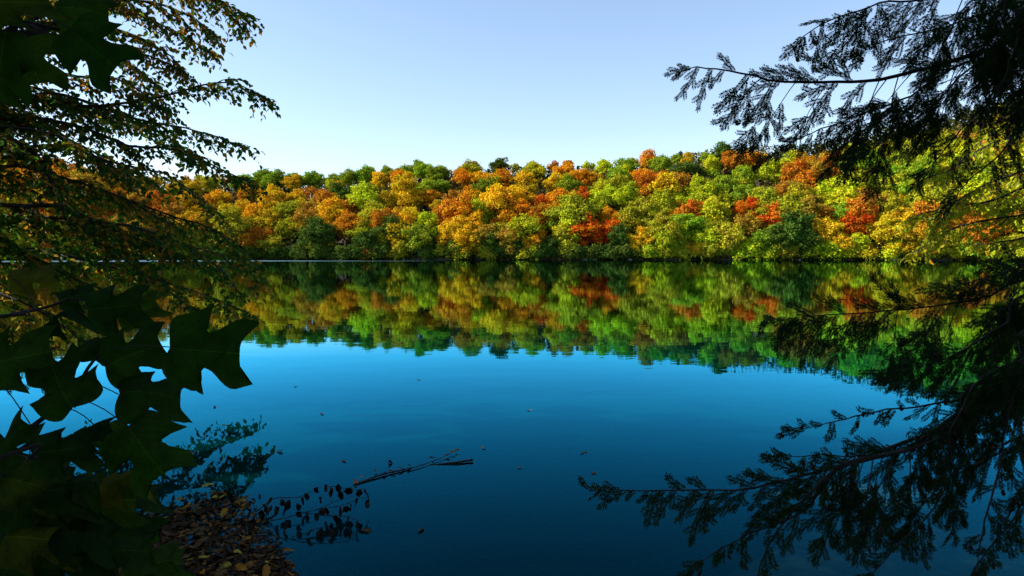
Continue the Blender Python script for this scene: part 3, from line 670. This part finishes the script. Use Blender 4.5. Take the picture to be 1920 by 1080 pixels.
# ------------------------------------------------------------------ hemlock
def spray_template(L_, seed=1):
    """flat spray of hemlock: axis, alternate shoots, each with two ranks of short needles; along +y, flat in xy"""
    r = np.random.default_rng(seed); nd_ = Geo(); wd_ = Geo()
    quad = np.array([(-.0015, 0, 0), (.0016, .007, .0004), (0, .0130, 0), (-.0016, .007, .0004)])
    def shoot(p0, d, l, bend):
        n = max(5, int(l / .00115)); t = np.linspace(0, 1, n)
        d = d / np.linalg.norm(d); s = np.array([d[1], -d[0], 0])
        pts = p0 + d * (t * l)[:, None] + s * (bend * l * t ** 2)[:, None] + np.array([0, 0, -1.]) * (.12 * l * t ** 2)[:, None]
        T = np.gradient(pts, axis=0); T /= np.linalg.norm(T, axis=1)[:, None]
        sg = np.where(np.arange(n) % 2, 1., -1.)[:, None]
        side = np.cross(T, np.array([0, 0, 1.]))
        D = side * sg + T * .5 + r.normal(size=(n, 3)) * .10
        D[-3:] = T[-3:] + r.normal(size=(3, 3)) * .3
        N = np.tile([0, 0, 1.], (n, 1)) + r.normal(size=(n, 3)) * .35
        env = (.8 + .25 * r.random(n)) * np.minimum(1, .55 + (1 - t) * 3)
        scatter(nd_, quad, [(0, 1, 2, 3)], pts, frames(D, N), env)
        wd_.add(*tube(pts[::max(1, n // 4)], .0006 + .0006 * (l > .1), 3))
        return pts
    main = shoot(np.zeros(3), np.array([0, 1., 0]), L_, r.normal() * .15)
    k = 0; s = .018
    while s < L_ * .94:
        p = main[int(s / L_ * (len(main) - 1))]; sg = 1 if k % 2 else -1
        l = min(.13, (L_ - s) * .5 * (.65 + .6 * r.random()) + .010)
        sh = shoot(p, np.array([sg * .8, .75 + r.random() * .35, r.normal() * .1]), l, -sg * .2)
        if l > .07:
            u = .022; q2 = 0
            while u < l * .85:
                q = sh[int(u / l * (len(sh) - 1))]; s2 = 1 if q2 % 2 else -1
                shoot(q, np.array([sg * .7 + s2 * .65, .9 - s2 * sg * .5, 0]), min(.045, (l - u) * .5 + .008), 0); u += .024; q2 += 1
        s += .027 * (.8 + .5 * r.random()); k += 1
    return (np.vstack(nd_.V), np.vstack(nd_.F)), (np.vstack(wd_.V), np.vstack(wd_.F))
SPL = [.06, .10, .15, .21, .28, .36]
SPR = [[spray_template(l, 10 * i + s) for s in range(3)] for i, l in enumerate(SPL)]
CONEME = blob('cone', .0055, 1.5, 'cone', 5)
def hem_bough(root, px_pts, r0=.008, every=.045, sec=.2, down=.7, start=.06, cones=5, both=.35, trunkpt=None):
    pts = [P(*p) for p in px_pts]
    if trunkpt is not None: pts = [np.array(trunkpt)] + pts
    path = spline(pts, 30)
    path[3:] += np.cumsum(rng.normal(size=(27, 3)) * .0025, axis=0)
    wood = Geo(); ng = Geo(); wood.add(*tube(path, np.linspace(r0, .0012, 30), 6))
    seg = np.linalg.norm(np.diff(path, axis=0), axis=1); cum = np.r_[0, np.cumsum(seg)]; tot = cum[-1]
    s0 = 0 if trunkpt is None else seg[:5].sum()
    s = s0 + (tot - s0) * start; k = 0; tips = []
    def place(p, d, nrm, l):
        i = int(np.argmin([abs(x - l) for x in SPL])); (nv, nf), (wv, wf) = SPR[i][rng.integers(3)]
        mt = frames(d[None], nrm[None])[0] * min(1.2, max(.8, l / SPL[i]))
        flip = np.array([rng.choice([-1, 1]), 1, 1])
        ng.add((nv * flip) @ mt.T + p, nf); wood.add((wv * flip) @ mt.T + p, wf); tips.append(p + d / np.linalg.norm(d) * l * rng.uniform(.3, .9))
    view = np.array([0, 1., 0])
    while s < tot:
        pp = np.array([np.interp(s, cum, path[:, a]) for a in range(3)]); q2 = np.array([np.interp(min(tot, s + .02), cum, path[:, a]) for a in range(3)])
        T = q2 - pp if s < tot - .02 else path[-1] - path[-2]; T /= np.linalg.norm(T) + 1e-9
        dn = np.cross(T, view); dn *= -np.sign(dn[2]); dn /= np.linalg.norm(dn)      # across the bough, downwards
        env = (1 - (s - s0) / (tot - s0)) ** .6
        below = rng.random() > both
        a = R(rng.uniform(32, 62)) if below else R(rng.uniform(20, 42))
        d = T * math.cos(a) + dn * (math.sin(a) if below else -math.sin(a)) + view * rng.normal() * .35 + np.array([0, 0, -1.]) * down * .35 * below
        d /= np.linalg.norm(d)
        l = sec * (.12 + env) * (.45 + .85 * rng.random()) * (1 if below else .55)
        nrm = np.array([0, -1., .25]) + rng.normal(size=3) * .3
        if l > .26:                        # a drooping side branch that carries several sprays
            n = 7; t = np.linspace(0, 1, n)[:, None]
            bp = pp + d * t * l * .8 + np.array([0, 0, -1.]) * t ** 2 * l * .22 + rng.normal(size=(n, 3)) * .004 * t
            wood.add(*tube(bp, np.linspace(.0024, .001, n), 4))
            u = .08; j = 0
            while u < l * .8:
                w_ = u / (l * .8) * (n - 1); i0 = min(n - 2, int(w_)); b0 = bp[i0] + (bp[i0 + 1] - bp[i0]) * (w_ - i0)
                dd = bp[i0 + 1] - bp[i0]; dd = dd / np.linalg.norm(dd); sd_ = np.cross(dd, nrm); sd_ /= np.linalg.norm(sd_) + 1e-9
                place(b0, dd + sd_ * (.75 if j % 2 else -.75), nrm + rng.normal(size=3) * .2, min(.15, (l - u) * .5 + .03) * rng.uniform(.7, 1.2)); u += .042; j += 1
            place(bp[-3], bp[-1] - bp[-3], nrm, min(.2, l * .5))
        else: place(pp, d, nrm, max(.04, l))
        s += every * .85 * (.7 + .7 * rng.random()); k += 1
    place(path[-3], path[-1] - path[-3], np.array([0, -1, .4]), .1)
    o = link('bough', wood.mesh('bough', [M['dark_bark']], smooth=True), root)
    n_ = link('needles', ng.mesh('needles', [M['needle']]), o); n_['kind'] = 'stuff'
    for q in rng.choice(len(tips), min(cones, len(tips)), replace=False):
        c = link('cone', CONEME, o, tips[q] + np.array([0, 0, -.012])); c.rotation_euler = (rng.normal() * .3, rng.normal() * .3, 0)
    return path

hem = thing('hemlock_tree', 'dark hemlock on the near bank with drooping needled boughs and tiny cones', 'tree')
hx, hy = 3.3, 2.35
g = Geo(); g.add(*tube(spline([(hx, hy, hz(hx, hy) - .2), (hx + .03, hy, 1.5), (hx, hy, 3), (hx - .05, hy, 5), (hx, hy, 7)], 12), np.linspace(.14, .05, 12), 10)); link('trunk', g.mesh('trunk', [M['bark']], smooth=True), hem)
HB = [  # trunk height, points, spacing, side length, droop
 (2.55, [(2000, 50, 2.3), (1850, 100, 2.35), (1760, 125, 2.4), (1650, 148, 2.45), (1560, 157, 2.5), (1450, 155, 2.5), (1370, 140, 2.5), (1300, 130, 2.5), (1266, 132, 2.5)], .036, .38, .9),
 (2.9, [(2000, -70, 2.2), (1850, -40, 2.2), (1740, -10, 2.2), (1640, 5, 2.2), (1550, 38, 2.2), (1478, 88, 2.2)], .032, .30, .7),
 (2.75, [(2000, -10, 2.5), (1860, 20, 2.5), (1760, 55, 2.5), (1660, 75, 2.5), (1600, 100, 2.5)], .032, .28, .7),
 (2.5, [(1990, 90, 2.1), (1900, 120, 2.1), (1850, 180, 2.15), (1780, 260, 2.2), (1715, 335, 2.2)], .035, .22, .6),
 (2.45, [(1990, 140, 2.3), (1930, 190, 2.3), (1880, 270, 2.3), (1815, 330, 2.3), (1790, 370, 2.3)], .035, .2, .6),
 (2.6, [(1980, 70, 2.5), (1800, 120, 2.5), (1700, 185, 2.5), (1600, 222, 2.5), (1500, 262, 2.5), (1420, 308, 2.5)], .035, .22, .5),
 (2.6, [(1980, 60, 2.6), (1850, 110, 2.6), (1760, 190, 2.6), (1690, 250, 2.6), (1620, 290, 2.6), (1590, 320, 2.6)], .038, .22, .7),
 (2.8, [(1990, 0, 2.0), (1930, 50, 2.0), (1890, 130, 2.0), (1850, 200, 2.05)], .035, .2, .6),
 (3.0, [(1990, -100, 2.4), (1900, -60, 2.4), (1820, 0, 2.4), (1770, 80, 2.4), (1730, 150, 2.4)], .035, .26, .7),
 (1.75, [(2000, 520, 2.5), (1850, 560, 2.55), (1700, 577, 2.6), (1560, 582, 2.6), (1442, 597, 2.65)], .034, .42, .75),
 (1.85, [(2000, 490, 2.2), (1900, 503, 2.2), (1810, 524, 2.2), (1737, 541, 2.2)], .028, .16, .4),
 (1.7, [(1990, 540, 2.4), (1880, 610, 2.4), (1790, 660, 2.4), (1700, 690, 2.4), (1645, 697, 2.4)], .034, .26, .6),
 (1.55, [(1990, 600, 2.2), (1913, 674, 2.2), (1830, 741, 2.2), (1747, 813, 2.2), (1685, 852, 2.2), (1580, 874, 2.2), (1491, 894, 2.2), (1413, 917, 2.2), (1302, 921, 2.2), (1191, 919, 2.2), (1106, 915, 2.2)], .036, .3, .85),
 (1.5, [(1980, 690, 2.3), (1860, 735, 2.3), (1747, 765, 2.3), (1650, 775, 2.3), (1560, 800, 2.3), (1466, 813, 2.3)], .042, .14, .4),
 (1.5, [(1900, 700, 2.15), (1800, 790, 2.15), (1700, 840, 2.15), (1620, 850, 2.15), (1540, 852, 2.15), (1452, 862, 2.15)], .05, .12, .35),
 (1.6, [(1960, 660, 2.1), (1800, 770, 2.1), (1780, 900, 2.1), (1700, 1000, 2.1), (1600, 1100, 2.1)], .04, .2, .6),
 (1.6, [(1990, 650, 2.0), (1900, 740, 2.0), (1870, 880, 2.0), (1850, 1000, 2.0), (1840, 1110, 2.0)], .036, .22, .5),
 (1.5, [(1780, 800, 2.2), (1580, 874, 2.2), (1500, 960, 2.2), (1390, 1010, 2.2), (1290, 1068, 2.2)], .045, .17, .6),
 (1.4, [(1990, 800, 2.25), (1880, 850, 2.25), (1770, 900, 2.25), (1690, 1000, 2.25)], .04, .2, .5),
 (1.5, [(1700, 845, 2.1), (1580, 874, 2.1), (1490, 960, 2.1), (1440, 1060, 2.1), (1430, 1120, 2.1)], .05, .2, .6),
 (1.3, [(1990, 900, 2.1), (1930, 930, 2.1), (1880, 1000, 2.1), (1800, 1110, 2.1)], .035, .2, .5),
 (1.4, [(1990, 700, 2.5), (1900, 720, 2.5), (1820, 760, 2.5), (1770, 830, 2.5), (1700, 930, 2.5)], .036, .24, .6),
]
for k, (zt, pts, ev, sec, dn) in enumerate(HB):
    tp0 = None if k in (17, 19) else (hx - .05, hy, zt)
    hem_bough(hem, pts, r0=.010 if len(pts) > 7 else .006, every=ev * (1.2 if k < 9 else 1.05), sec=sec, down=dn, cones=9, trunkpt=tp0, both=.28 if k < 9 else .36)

# small hemlock sapling at the left, among the tulip leaves
hs = thing('hemlock_sapling', 'low hemlock sapling twig among the tulip tree leaves above the water', 'sapling')
g = Geo(); g.add(*tube(spline([(-3.2, 2.3, hz(-3.2, 2.3) - .1), (-3.15, 2.4, 1.0), (-3.1, 2.6, 1.9)], 7), np.linspace(.02, .006, 7), 6)); link('trunk', g.mesh('trunk', [M['dark_bark']], smooth=True), hs)
for pts in ([(-120, 690, 2.9), (-20, 670, 2.9), (70, 655, 3.0), (150, 660, 3.0)], [(-120, 720, 2.9), (0, 715, 2.9), (80, 720, 3.0)], [(-120, 600, 2.9), (-20, 610, 2.9), (60, 635, 3.0)]):
    hem_bough(hs, pts, r0=.004, every=.045, sec=.1, down=.3, cones=0)

# ------------------------------------------------------------------ tulip tree: large notched leaves close to the viewer
segs = [[(0, 0), (.14, -.04), (.30, -.06), (.43, .0), (.50, .12), (.53, .27), (.59, .41), (.66, .52)], [(.66, .52), (.52, .47), (.38, .47), (.28, .46), (.25, .50)],
        [(.25, .50), (.30, .60), (.40, .71), (.48, .86), (.48, 1.02), (.44, 1.17)], [(.44, 1.17), (.34, 1.05), (.17, .96), (0, .95)]]
half = []
for sg_ in segs:
    q_ = spline([(a, b, 0) for a, b in sg_], 2 * len(sg_) - 1)
    half += [tuple(v[:2]) for v in (q_ if not half else q_[1:])]
def tulip_mesh(curl, fold, seed, size=1.0):
    r = np.random.default_rng(seed); n = len(half)
    # midrib points beneath each outline point
    mid = [(0, float(np.interp(i_, [0, 14, 22, 32, n - 1], [0, .36, .50, .80, .95]))) for i_ in range(n)]
    V = []; Fc = []
    def z(x, y): return -fold * 1.7 * x * x + curl * (.25 * math.sin(3 * y + seed) - .9 * (y - .35) ** 2) + .05 * math.sin(7 * x + 3 * y + seed)
    for sg in (1, -1):
        b = len(V); jit = 1 + .05 * np.sin(np.arange(n) * .7 + seed * 2 + sg) + r.normal(size=n) * .012
        for i in range(n):
            x, y = half[i]; x *= sg * jit[i]; my = mid[i][1]
            V += [(0, my, z(0, my)), (x * .5, (y + my) / 2, z(x * .5, (y + my) / 2)), (x, y, z(x, y))]
        for i in range(n - 1):
            for q in (0, 1):
                a = b + i * 3 + q
                Fc.append((a, a + 1, a + 4, a + 3) if sg > 0 else (a, a + 3, a + 4, a + 1))
    return mesh('leaf', np.array(V) * size, Fc, [M['tulip_leaf']], smooth=True)
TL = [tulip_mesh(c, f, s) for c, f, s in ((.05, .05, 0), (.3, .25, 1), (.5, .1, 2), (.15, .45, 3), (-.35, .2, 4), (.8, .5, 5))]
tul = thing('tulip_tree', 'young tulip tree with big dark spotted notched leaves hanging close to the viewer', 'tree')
tx, ty_ = -1.75, .75
g = Geo(); g.add(*tube(spline([(tx, ty_, hz(tx, ty_) - .2), (tx, ty_, 1.2), (tx + .05, ty_, 2.2), (tx + .1, ty_ + .1, 3.4)], 9), np.linspace(.03, .012, 9), 7)); link('trunk', g.mesh('trunk', [M['dark_bark']], smooth=True), tul)
def tbranch(pts, r0, zt):
    p = spline([np.array([tx, ty_, zt])] + [P(*q) for q in pts], 16)
    g = Geo(); g.add(*tube(p, np.linspace(r0, .0022, 16), 6)); return link('branch', g.mesh('branch', [M['dark_bark']], smooth=True), tul), p
br = [tbranch([(-60, 900, 1.1), (60, 800, 1.12), (130, 745, 1.15), (165, 690, 1.18), (185, 665, 1.2)], .006, 1.0),
      tbranch([(-80, 1010, 1.1), (60, 990, 1.2), (150, 960, 1.25), (250, 950, 1.3)], .005, .9),
      tbranch([(-80, 60, .8), (20, 40, .85), (110, 55, .85)], .005, 2.1),
      tbranch([(-60, 600, 1.2), (20, 590, 1.25), (90, 575, 1.3), (130, 560, 1.3)], .005, 1.6),
      tbranch([(-60, 880, 1.0), (60, 860, 1.05), (160, 850, 1.1), (200, 850, 1.15)], .004, 1.1)]
# base px, base py, length px, tip direction (degrees, 0 = right, 90 = up), depth, mesh, pitch, roll, branch
TLV = [(318, 652, 158, -6, 1.15, 0, 8, 0, 0), (200, 690, 135, 28, 1.18, 1, 25, 20, 0), (225, 742, 140, -3, 1.15, 1, 35, -25, 0), (240, 800, 140, -62, 1.12, 0, 15, 20, 0), 
       (165, 580, 120, 8, 1.3, 3, 35, 50, 3), (225, 600, 90, 35, 1.35, 2, 20, -10, 3), (140, 765, 140, 125, 1.1, 1, 10, 15, 0), 
       (60, 850, 130, 5, 1.05, 3, 45, 20, 4), (130, 840, 100, 35, 1.1, 1, 40, -20, 4), 
       (60, 600, 110, 12, 1.2, 5, 70, -10, 3), (20, 520, 90, 10, 1.3, 3, 40, 0, 3), (110, 560, 80, 20, 1.35, 3, 60, 30, 3), (0, 900, 130, -25, 1.1, 1, 45, 10, 4),
       (130, 950, 150, -5, 1.2, 0, 50, 15, 1), (200, 950, 120, 10, 1.3, 1, 60, 0, 1), (60, 960, 140, 10, 1.15, 2, 50, -20, 1), (100, 1000, 140, -20, 1.15, 1, 50, 20, 1), (-10, 950, 150, 15, 1.1, 1, 45, 10, 1),
       (10, 1010, 150, -10, 1.1, 2, 40, 30, 1), (180, 1000, 140, -25, 1.25, 0, 45, 10, 1), (60, 1060, 150, -5, 1.15, 4, 45, 0, 1), (150, 1060, 150, 10, 1.2, 1, 50, -15, 1), (230, 1060, 120, -5, 1.3, 3, 55, 20, 1),
       (-20, 1070, 160, 25, 1.1, 1, 40, 0, 1), (180, 905, 110, 0, 1.2, 5, 70, 10, 1), (90, 900, 120, -20, 1.15, 5, 60, 10, 1), (250, 985, 60, -20, 1.3, 3, 40, 10, 1), (130, 55, 165, -42, .82, 0, 15, 0, 2),
       (40, 60, 150, -80, .85, 1, 15, 20, 2), (10, 60, 170, -110, .8, 0, 25, 10, 2), (110, 20, 130, 5, .9, 1, 20, 10, 2), (-30, 20, 170, 30, .8, 2, 20, 0, 2), 
       (-60, 120, 150, -20, .85, 0, 10, 20, 2), (190, 810, 90, -80, 1.14, 5, 30, 0, 0), (150, 640, 90, 0, 1.2, 5, 60, 0, 0), (-30, 690, 140, 20, 1.1, 2, 20, 20, 0), 
       (95, 1020, 130, 40, 1.25, 1, 40, 20, 1), (270, 1070, 90, 10, 1.35, 2, 60, 20, 1), (30, 930, 120, 50, 1.2, 4, 30, -20, 4), (-10, 870, 120, 60, 1.1, 0, 25, -20, 4)]
for bpx, bpy_, ln, ang, d, k, pit, rol, bi in TLV:
    p = P(bpx, bpy_, d); size = ln / F * d / 1.12 * (.84 if bi == 2 else 1) * (.95 if k == 0 and bi == 0 else .86)
    a = R(ang); D = np.array([math.cos(a), 0, math.sin(a)]) + np.array([0, 1., 0]) * math.sin(R(pit)) * .8
    N = np.array([0, -1., 0]) * math.cos(R(pit)) + np.array([0, 0, 1.]) * math.sin(R(pit)) + np.array([1., 0, 0]) * math.sin(R(rol))
    m3 = frames(D[None], N[None])[0] * size
    bo, bpts = br[bi]
    lo = link('leaf', TL[k], bo); lo.matrix_local = Matrix([[*m3[r_], p[r_]] for r_ in range(3)] + [[0, 0, 0, 1]])
    # leaf stalk back to the nearest point of the branch
    q = bpts[np.argmin(np.linalg.norm(bpts - p, axis=1))]
    g = Geo(); g.add(*tube(spline([q, (q + p) / 2 + np.array([0, 0, .01]), p + (p - q) * .05], 6), .0009, 4)); link('stalk', g.mesh('stalk', [M['dark_bark']]), bo)

# dark undergrowth shrub low at the left
sh = thing('bank_shrub', 'dark low shrub crowding the near bank under the tulip tree leaves', 'shrub')
for k in range(16):
    x0 = -3.05 + .2 * rng.normal(); y0 = 2.3 + rng.random() * .5
    a = rng.random() * 1.6 - .3
    pts = [np.array([x0, y0, .2]), np.array([x0 + .3 * math.sin(a), y0 + .12, .55]), np.array([x0 + .65 * math.sin(a) + .1, y0 + .3, .75 + rng.random() * .25])]
    path = spline(pts, 9); wd_ = Geo(); wd_.add(*tube(path, np.linspace(.006, .002, 9), 4)); rows = []
    for t in twigs(path, .07, .28, .2, R(50), start=.2):
        wd_.add(*tube(t, .0015, 3)); rows.append(leaf_rows(t, .028, .05, .6, .2))
    pos, D, N = (np.vstack([r_[q] for r_ in rows]) for q in range(3))
    so = link('stem', wd_.mesh('stem', [M['dark_bark']]), sh)
    g = Geo(); scatter(g, OV, OF, pos, frames(D, N), .05 * (.35 + 1.0 * rng.random(len(pos)))); fo = link('foliage', g.mesh('foliage', [M['shrub_leaf']]), so); fo['kind'] = 'stuff'

# pale algae-covered ledge stone lying just under the surface at the right
m, nt, out = newmat('algae_stone'); L = nt.links
tc = nd(nt, 'ShaderNodeTexCoord'); no = nd(nt, 'ShaderNodeTexNoise', i_Scale=9.0, i_Detail=6.0); L.new(tc.outputs['Object'], no.inputs['Vector'])
rp = ramp(nt, [(.35, (.10, .09, .05)), (.5, (.45, .42, .12)), (.7, (.75, .70, .25))], no.outputs[0]); bs = nd(nt, 'ShaderNodeBsdfDiffuse'); L.new(rp.outputs[0], bs.inputs[0]); L.new(bs.outputs[0], out.inputs[0]); M['algae'] = m
o = link('sunken_rock', blob('sunken_rock', 1.0, 1.0, 'algae', 9), loc=(2.85, 5.3, -.13)); o.scale = (.75, .2, .10); o.rotation_euler = (0, 0, -.12)
tag(o, 'pale yellow algae-covered ledge stone lying just under the water behind the low hemlock boughs', 'rock')

# ------------------------------------------------------------------ floating leaves, dead branch, drift stick
FL = []
for s in range(6):
    r = np.random.default_rng(s); n = 9; ring = []
    for a in range(n):
        th = 2 * math.pi * a / n; rad = .5 * (1 + .25 * math.cos(th * 2)) * (1 + .12 * r.normal())
        ring.append((rad * math.sin(th) * .62, rad * math.cos(th), .09 * math.cos(th * 2 + s) + .06 * r.random()))
    inner = [(x * .5, y * .5, z * .3) for x, y, z in ring]
    V = ring + inner + [(0, 0, .01)]
    Fc = [(a, (a + 1) % n, n + (a + 1) % n, n + a) for a in range(n)] + [(n + a, n + (a + 1) % n, 2 * n, 2 * n) for a in range(n)]
    me = bpy.data.meshes.new('leaf'); me.from_pydata(V, [], [f if f[2] != f[3] else f[:3] for f in Fc]); me.materials.append(M['fallen'])
    FL.append(me)
FCOL = {'dark brown': (.05, .028, .016), 'brown': (.15, .075, .03), 'orange': (.42, .17, .02), 'yellow': (.5, .34, .05), 'pale': (.2, .19, .14)}
def fleaf(p, size, cn, label, group, lift=.006, tilt=.12):
    o = link('floating_leaf', FL[rng.integers(6)], loc=(p[0], p[1], lift)); o.scale = (size,) * 3
    o.rotation_euler = (rng.normal() * tilt, rng.normal() * tilt, rng.random() * 6.28); b = FCOL[cn]; o.color = (*b, 1)
    return tag(o, label, 'leaf', group)
singles = [(785, 712, 'pale', 'pale leaf floating alone out in the blue below the reflected red maples'), (993, 770, 'pale', 'pale leaf floating in open water, farthest out to the right'), (415, 697, 'dark brown', 'dark leaf floating just below the big hanging tulip leaf'),
 (403, 765, 'dark brown', 'dark leaf floating below the lone leaf by the tulip leaf tip'), (420, 797, 'dark brown', 'tiny dark leaf floating third in line below the big tulip leaf'), (555, 725, 'brown', 'brown leaf floating just beyond the edge of the reflected trees'), (523, 847, 'dark brown', 'twisted dark leaf floating above the sunken shrub reflection'), (645, 865, 'brown', 'small brown leaf floating left of the drift stick'),
 (732, 868, 'dark brown', 'dark leaf floating just above the middle of the drift stick'), (906, 841, 'yellow', 'yellowish leaf floating beyond the tip of the drift stick'), (975, 877, 'pale', 'pale leaf floating right of the short dark stick'), (1113, 888, 'brown', 'brown leaf floating above the tip of the low hemlock bough'),
 (790, 994, 'brown', 'brown leaf floating right of the dead twig with black leaves'), (685, 996, 'brown', 'brown leaf floating against the dead twig with black leaves'), (356, 850, 'dark brown', 'dark curled leaf floating at the tip of the shrub reflection'), (388, 911, 'yellow', 'yellow leaf floating over the shrub reflection'), (1095, 850, 'brown', 'faint brown leaf floating in the deep blue middle water'), (603, 776, 'dark brown', 'tiny dark speck of a leaf on open blue water')]
for px, py, cn, lb in singles:
    fleaf(G(px, py), rng.uniform(.05, .075) * (1 if py > 800 else .9), cn, lb, 'leaves floating alone on open water')
# the mat of fallen leaves by the bank
def mat_density(px, py):
    # the mat narrows to a point towards the stick and widens to the corner
    top = 935 + (px - 450) ** 2 / 900. if px < 450 else 930 + (px - 450) * .75
    right = 440 + (py - 900) * .62
    return py > top and px < right and px > 230
n = 0; tries = 0
while n < 285 and tries < 6000:
    tries += 1
    px = rng.uniform(220, 560); py = 925 + 190 * rng.random() ** .9
    if not mat_density(px + rng.normal() * 16, py + rng.normal() * 9): continue
    p = G(px, py); cn = rng.choice(['dark brown', 'brown', 'orange', 'yellow'], p=[.5, .33, .12, .05] if py > 960 else [.3, .3, .25, .15])
    fleaf(p, rng.uniform(.045, .09), str(cn), f'{cn} fallen leaf lying in the floating leaf mat by the bank', 'leaves of the floating mat by the bank', lift=.006 + .02 * rng.random(), tilt=.3); n += 1
g = Geo(); pos = []
while len(pos) < 2600:
    px = rng.uniform(180, 560); py = 920 + 200 * rng.random()
    if mat_density(px + rng.normal() * 14, py + rng.normal() * 8): p = G(px, py); pos.append((p[0], p[1], .004 + .008 * rng.random()))
pos = np.array(pos); nn = len(pos)
scatter(g, OV - np.array([0, .5, 0]), OF, pos, frames(np.stack([rng.normal(size=nn), rng.normal(size=nn), rng.normal(size=nn) * .12], 1), np.array([0, 0, 1.]) + rng.normal(size=(nn, 3)) * .2), .02 + .03 * rng.random(nn))
o = link('leaf_litter', g.mesh('leaf_litter', [M['litter']])); tag(o, 'crumbled leaf litter floating between the fallen leaves by the bank', 'leaf litter', kind='stuff')

# drift stick and its short neighbour
def c8(x, y): return 280 + x / 3, 800 + y / 3
def stick(name, pts, r0, label, r1=.002):
    path = spline([np.array([*G(*c8(x, y))[:2], z]) for x, y, z in pts], 16); path[:, 2] += np.abs(np.cumsum(rng.normal(size=16) * .0008))
    g = Geo(); g.add(*tube(path, np.linspace(r0, r1, 16), 6)); o = link(name, g.mesh(name, [M['dark_bark']], smooth=True)); tag(o, label, 'stick'); return path
stick('drift_stick', [(1150, 330, .0), (1300, 280, .012), (1440, 245, .006), (1500, 235, .01), (1640, 185, .012), (1740, 140, .02)], .009, 'long thin bare stick floating in the water strung with fallen leaves')
stick('drift_stick', [(1490, 240, -.012), (1600, 215, -.004), (1720, 207, .008), (1820, 195, .012)], .008, 'short dark stick poking from the water right of the long one', .01)
for x, y, cn, lb in [(1200, 293, 'orange', 'orange leaf caught on the near end of the long stick'), (1160, 325, 'orange', 'orange leaf at the very foot of the long stick'), (1275, 260, 'brown', 'dark upturned leaf resting on the long stick'), (1320, 275, 'dark brown', 'dark leaf under the upturned one on the long stick'),
                     (1365, 262, 'brown', 'brown leaf lying on the middle of the long stick'), (1415, 248, 'brown', 'brown leaf beside the pale one on the long stick'), (1460, 231, 'pale', 'pale green leaf lying at the bend of the long stick'), (1592, 186, 'dark brown', 'dark leaf halfway to the far tip of the long stick'),
                     (1672, 171, 'brown', 'brown leaf near the far tip of the long stick'), (1706, 155, 'orange', 'orange brown leaf just before the tip of the long stick'), (1732, 141, 'pale', 'whitish leaf on the far tip of the long stick'), (1355, 203, 'dark brown', 'dark leaf floating apart above the long stick')]:
    fleaf(G(*c8(x, y)), .055, cn, lb, 'leaves caught on the long stick', lift=.022, tilt=.25)
# dead twig whose black leaves hang just over the water
db = thing('dead_branch', 'dead fallen twig with withered black leaves hanging just above the water', 'branch')
def A(x, y, z):      # a point z above the water seen at crop position x, y
    return G(*c8(x, y), z)
def dtw(pts, r0=.004):
    path = spline([A(*p) for p in pts], 12); g = Geo(); g.add(*tube(path, np.linspace(r0, .0015, 12), 5)); o = link('stem', g.mesh('stem', [M['dark_bark']], smooth=True), db); return o, path
st = [dtw([(560, 560, .0), (690, 527, .05), (760, 515, .07), (870, 482, .09), (950, 465, .1), (1030, 425, .13), (1110, 400, .14), (1150, 388, .14)]),
      dtw([(600, 480, .05), (700, 405, .1), (780, 400, .1), (850, 395, .1), (900, 370, .11), (940, 345, .12)]),
      dtw([(1030, 425, .13), (1000, 350, .16), (1030, 335, .16), (1090, 345, .15), (1160, 355, .15), (1220, 350, .15)], .003),
      dtw([(950, 465, .1), (1050, 450, .1), (1120, 430, .11), (1200, 400, .12), (1240, 410, .12)], .003),
      dtw([(870, 482, .09), (980, 500, .07), (1060, 500, .07), (1130, 510, .07), (1180, 530, .07)], .003),
      dtw([(800, 620, .01), (880, 600, .03), (950, 570, .05), (1020, 570, .05), (1110, 560, .05)], .003)]
DL = [(942, 345), (995, 325), (1020, 340), (1060, 325), (1075, 355), (1110, 345), (1130, 340), (1170, 355), (1215, 350), (1165, 400), (1235, 410), (1130, 435), (1070, 450), (1100, 445), (968, 395), (890, 370), (860, 400), (835, 430), (790, 410), (740, 410),
      (690, 400), (650, 440), (710, 445), (760, 450), (850, 480), (765, 530), (960, 465), (990, 455), (1050, 500), (1125, 505), (1165, 530), (1110, 565), (1020, 575), (970, 570), (920, 580), (635, 440), (570, 480), (590, 520), (670, 440), (730, 450), (880, 375), (520, 510), (1185, 350), (690, 445), (630, 470)]
DLM = []
for s in range(4):
    r = np.random.default_rng(s + 40); v = []; f = []
    for i, (wd_, y) in enumerate([(.05, 0), (.3, -.2), (.42, -.45), (.34, -.75), (.05, -1.0)]):
        for jx in (-1, -.5, 0, .5, 1):
            v.append((jx * wd_ * (1 + .15 * r.normal()), .22 * (1 - abs(jx)) + .08 * r.normal() + .12 * abs(jx) * i * .3, y + .04 * r.normal()))
    f = [(i * 5 + j, i * 5 + j + 1, i * 5 + j + 6, i * 5 + j + 5) for i in range(4) for j in range(4)]
    DLM.append(mesh('leaf', v, f, [M['dead_leaf']], smooth=True))
for x, y in DL:
    z = .12; best = None
    for so, path in st:
        for p in path:
            q = proj(p); c = c8(x, y); dd = (q[0] - c[0]) ** 2 + (q[1] - c[1]) ** 2
            if best is None or dd < best[0]: best = (dd, so, p)
    zz = max(.05, best[2][2]); p = A(x, y, zz)
    o = link('leaf', DLM[rng.integers(4)], best[1], p); o.scale = (rng.uniform(.045, .065),) * 3; o.scale[2] = rng.uniform(.05, .075); o.rotation_euler = (rng.normal() * .25, rng.normal() * .3, rng.random() * 6.28)
    if best[0] > 9:
        g = Geo(); g.add(*tube(spline([best[2], (best[2] + p) / 2 + np.array([0, 0, .006]), p], 4), .0009, 3)); link('stalk', g.mesh('stalk', [M['dark_bark']]), best[1])
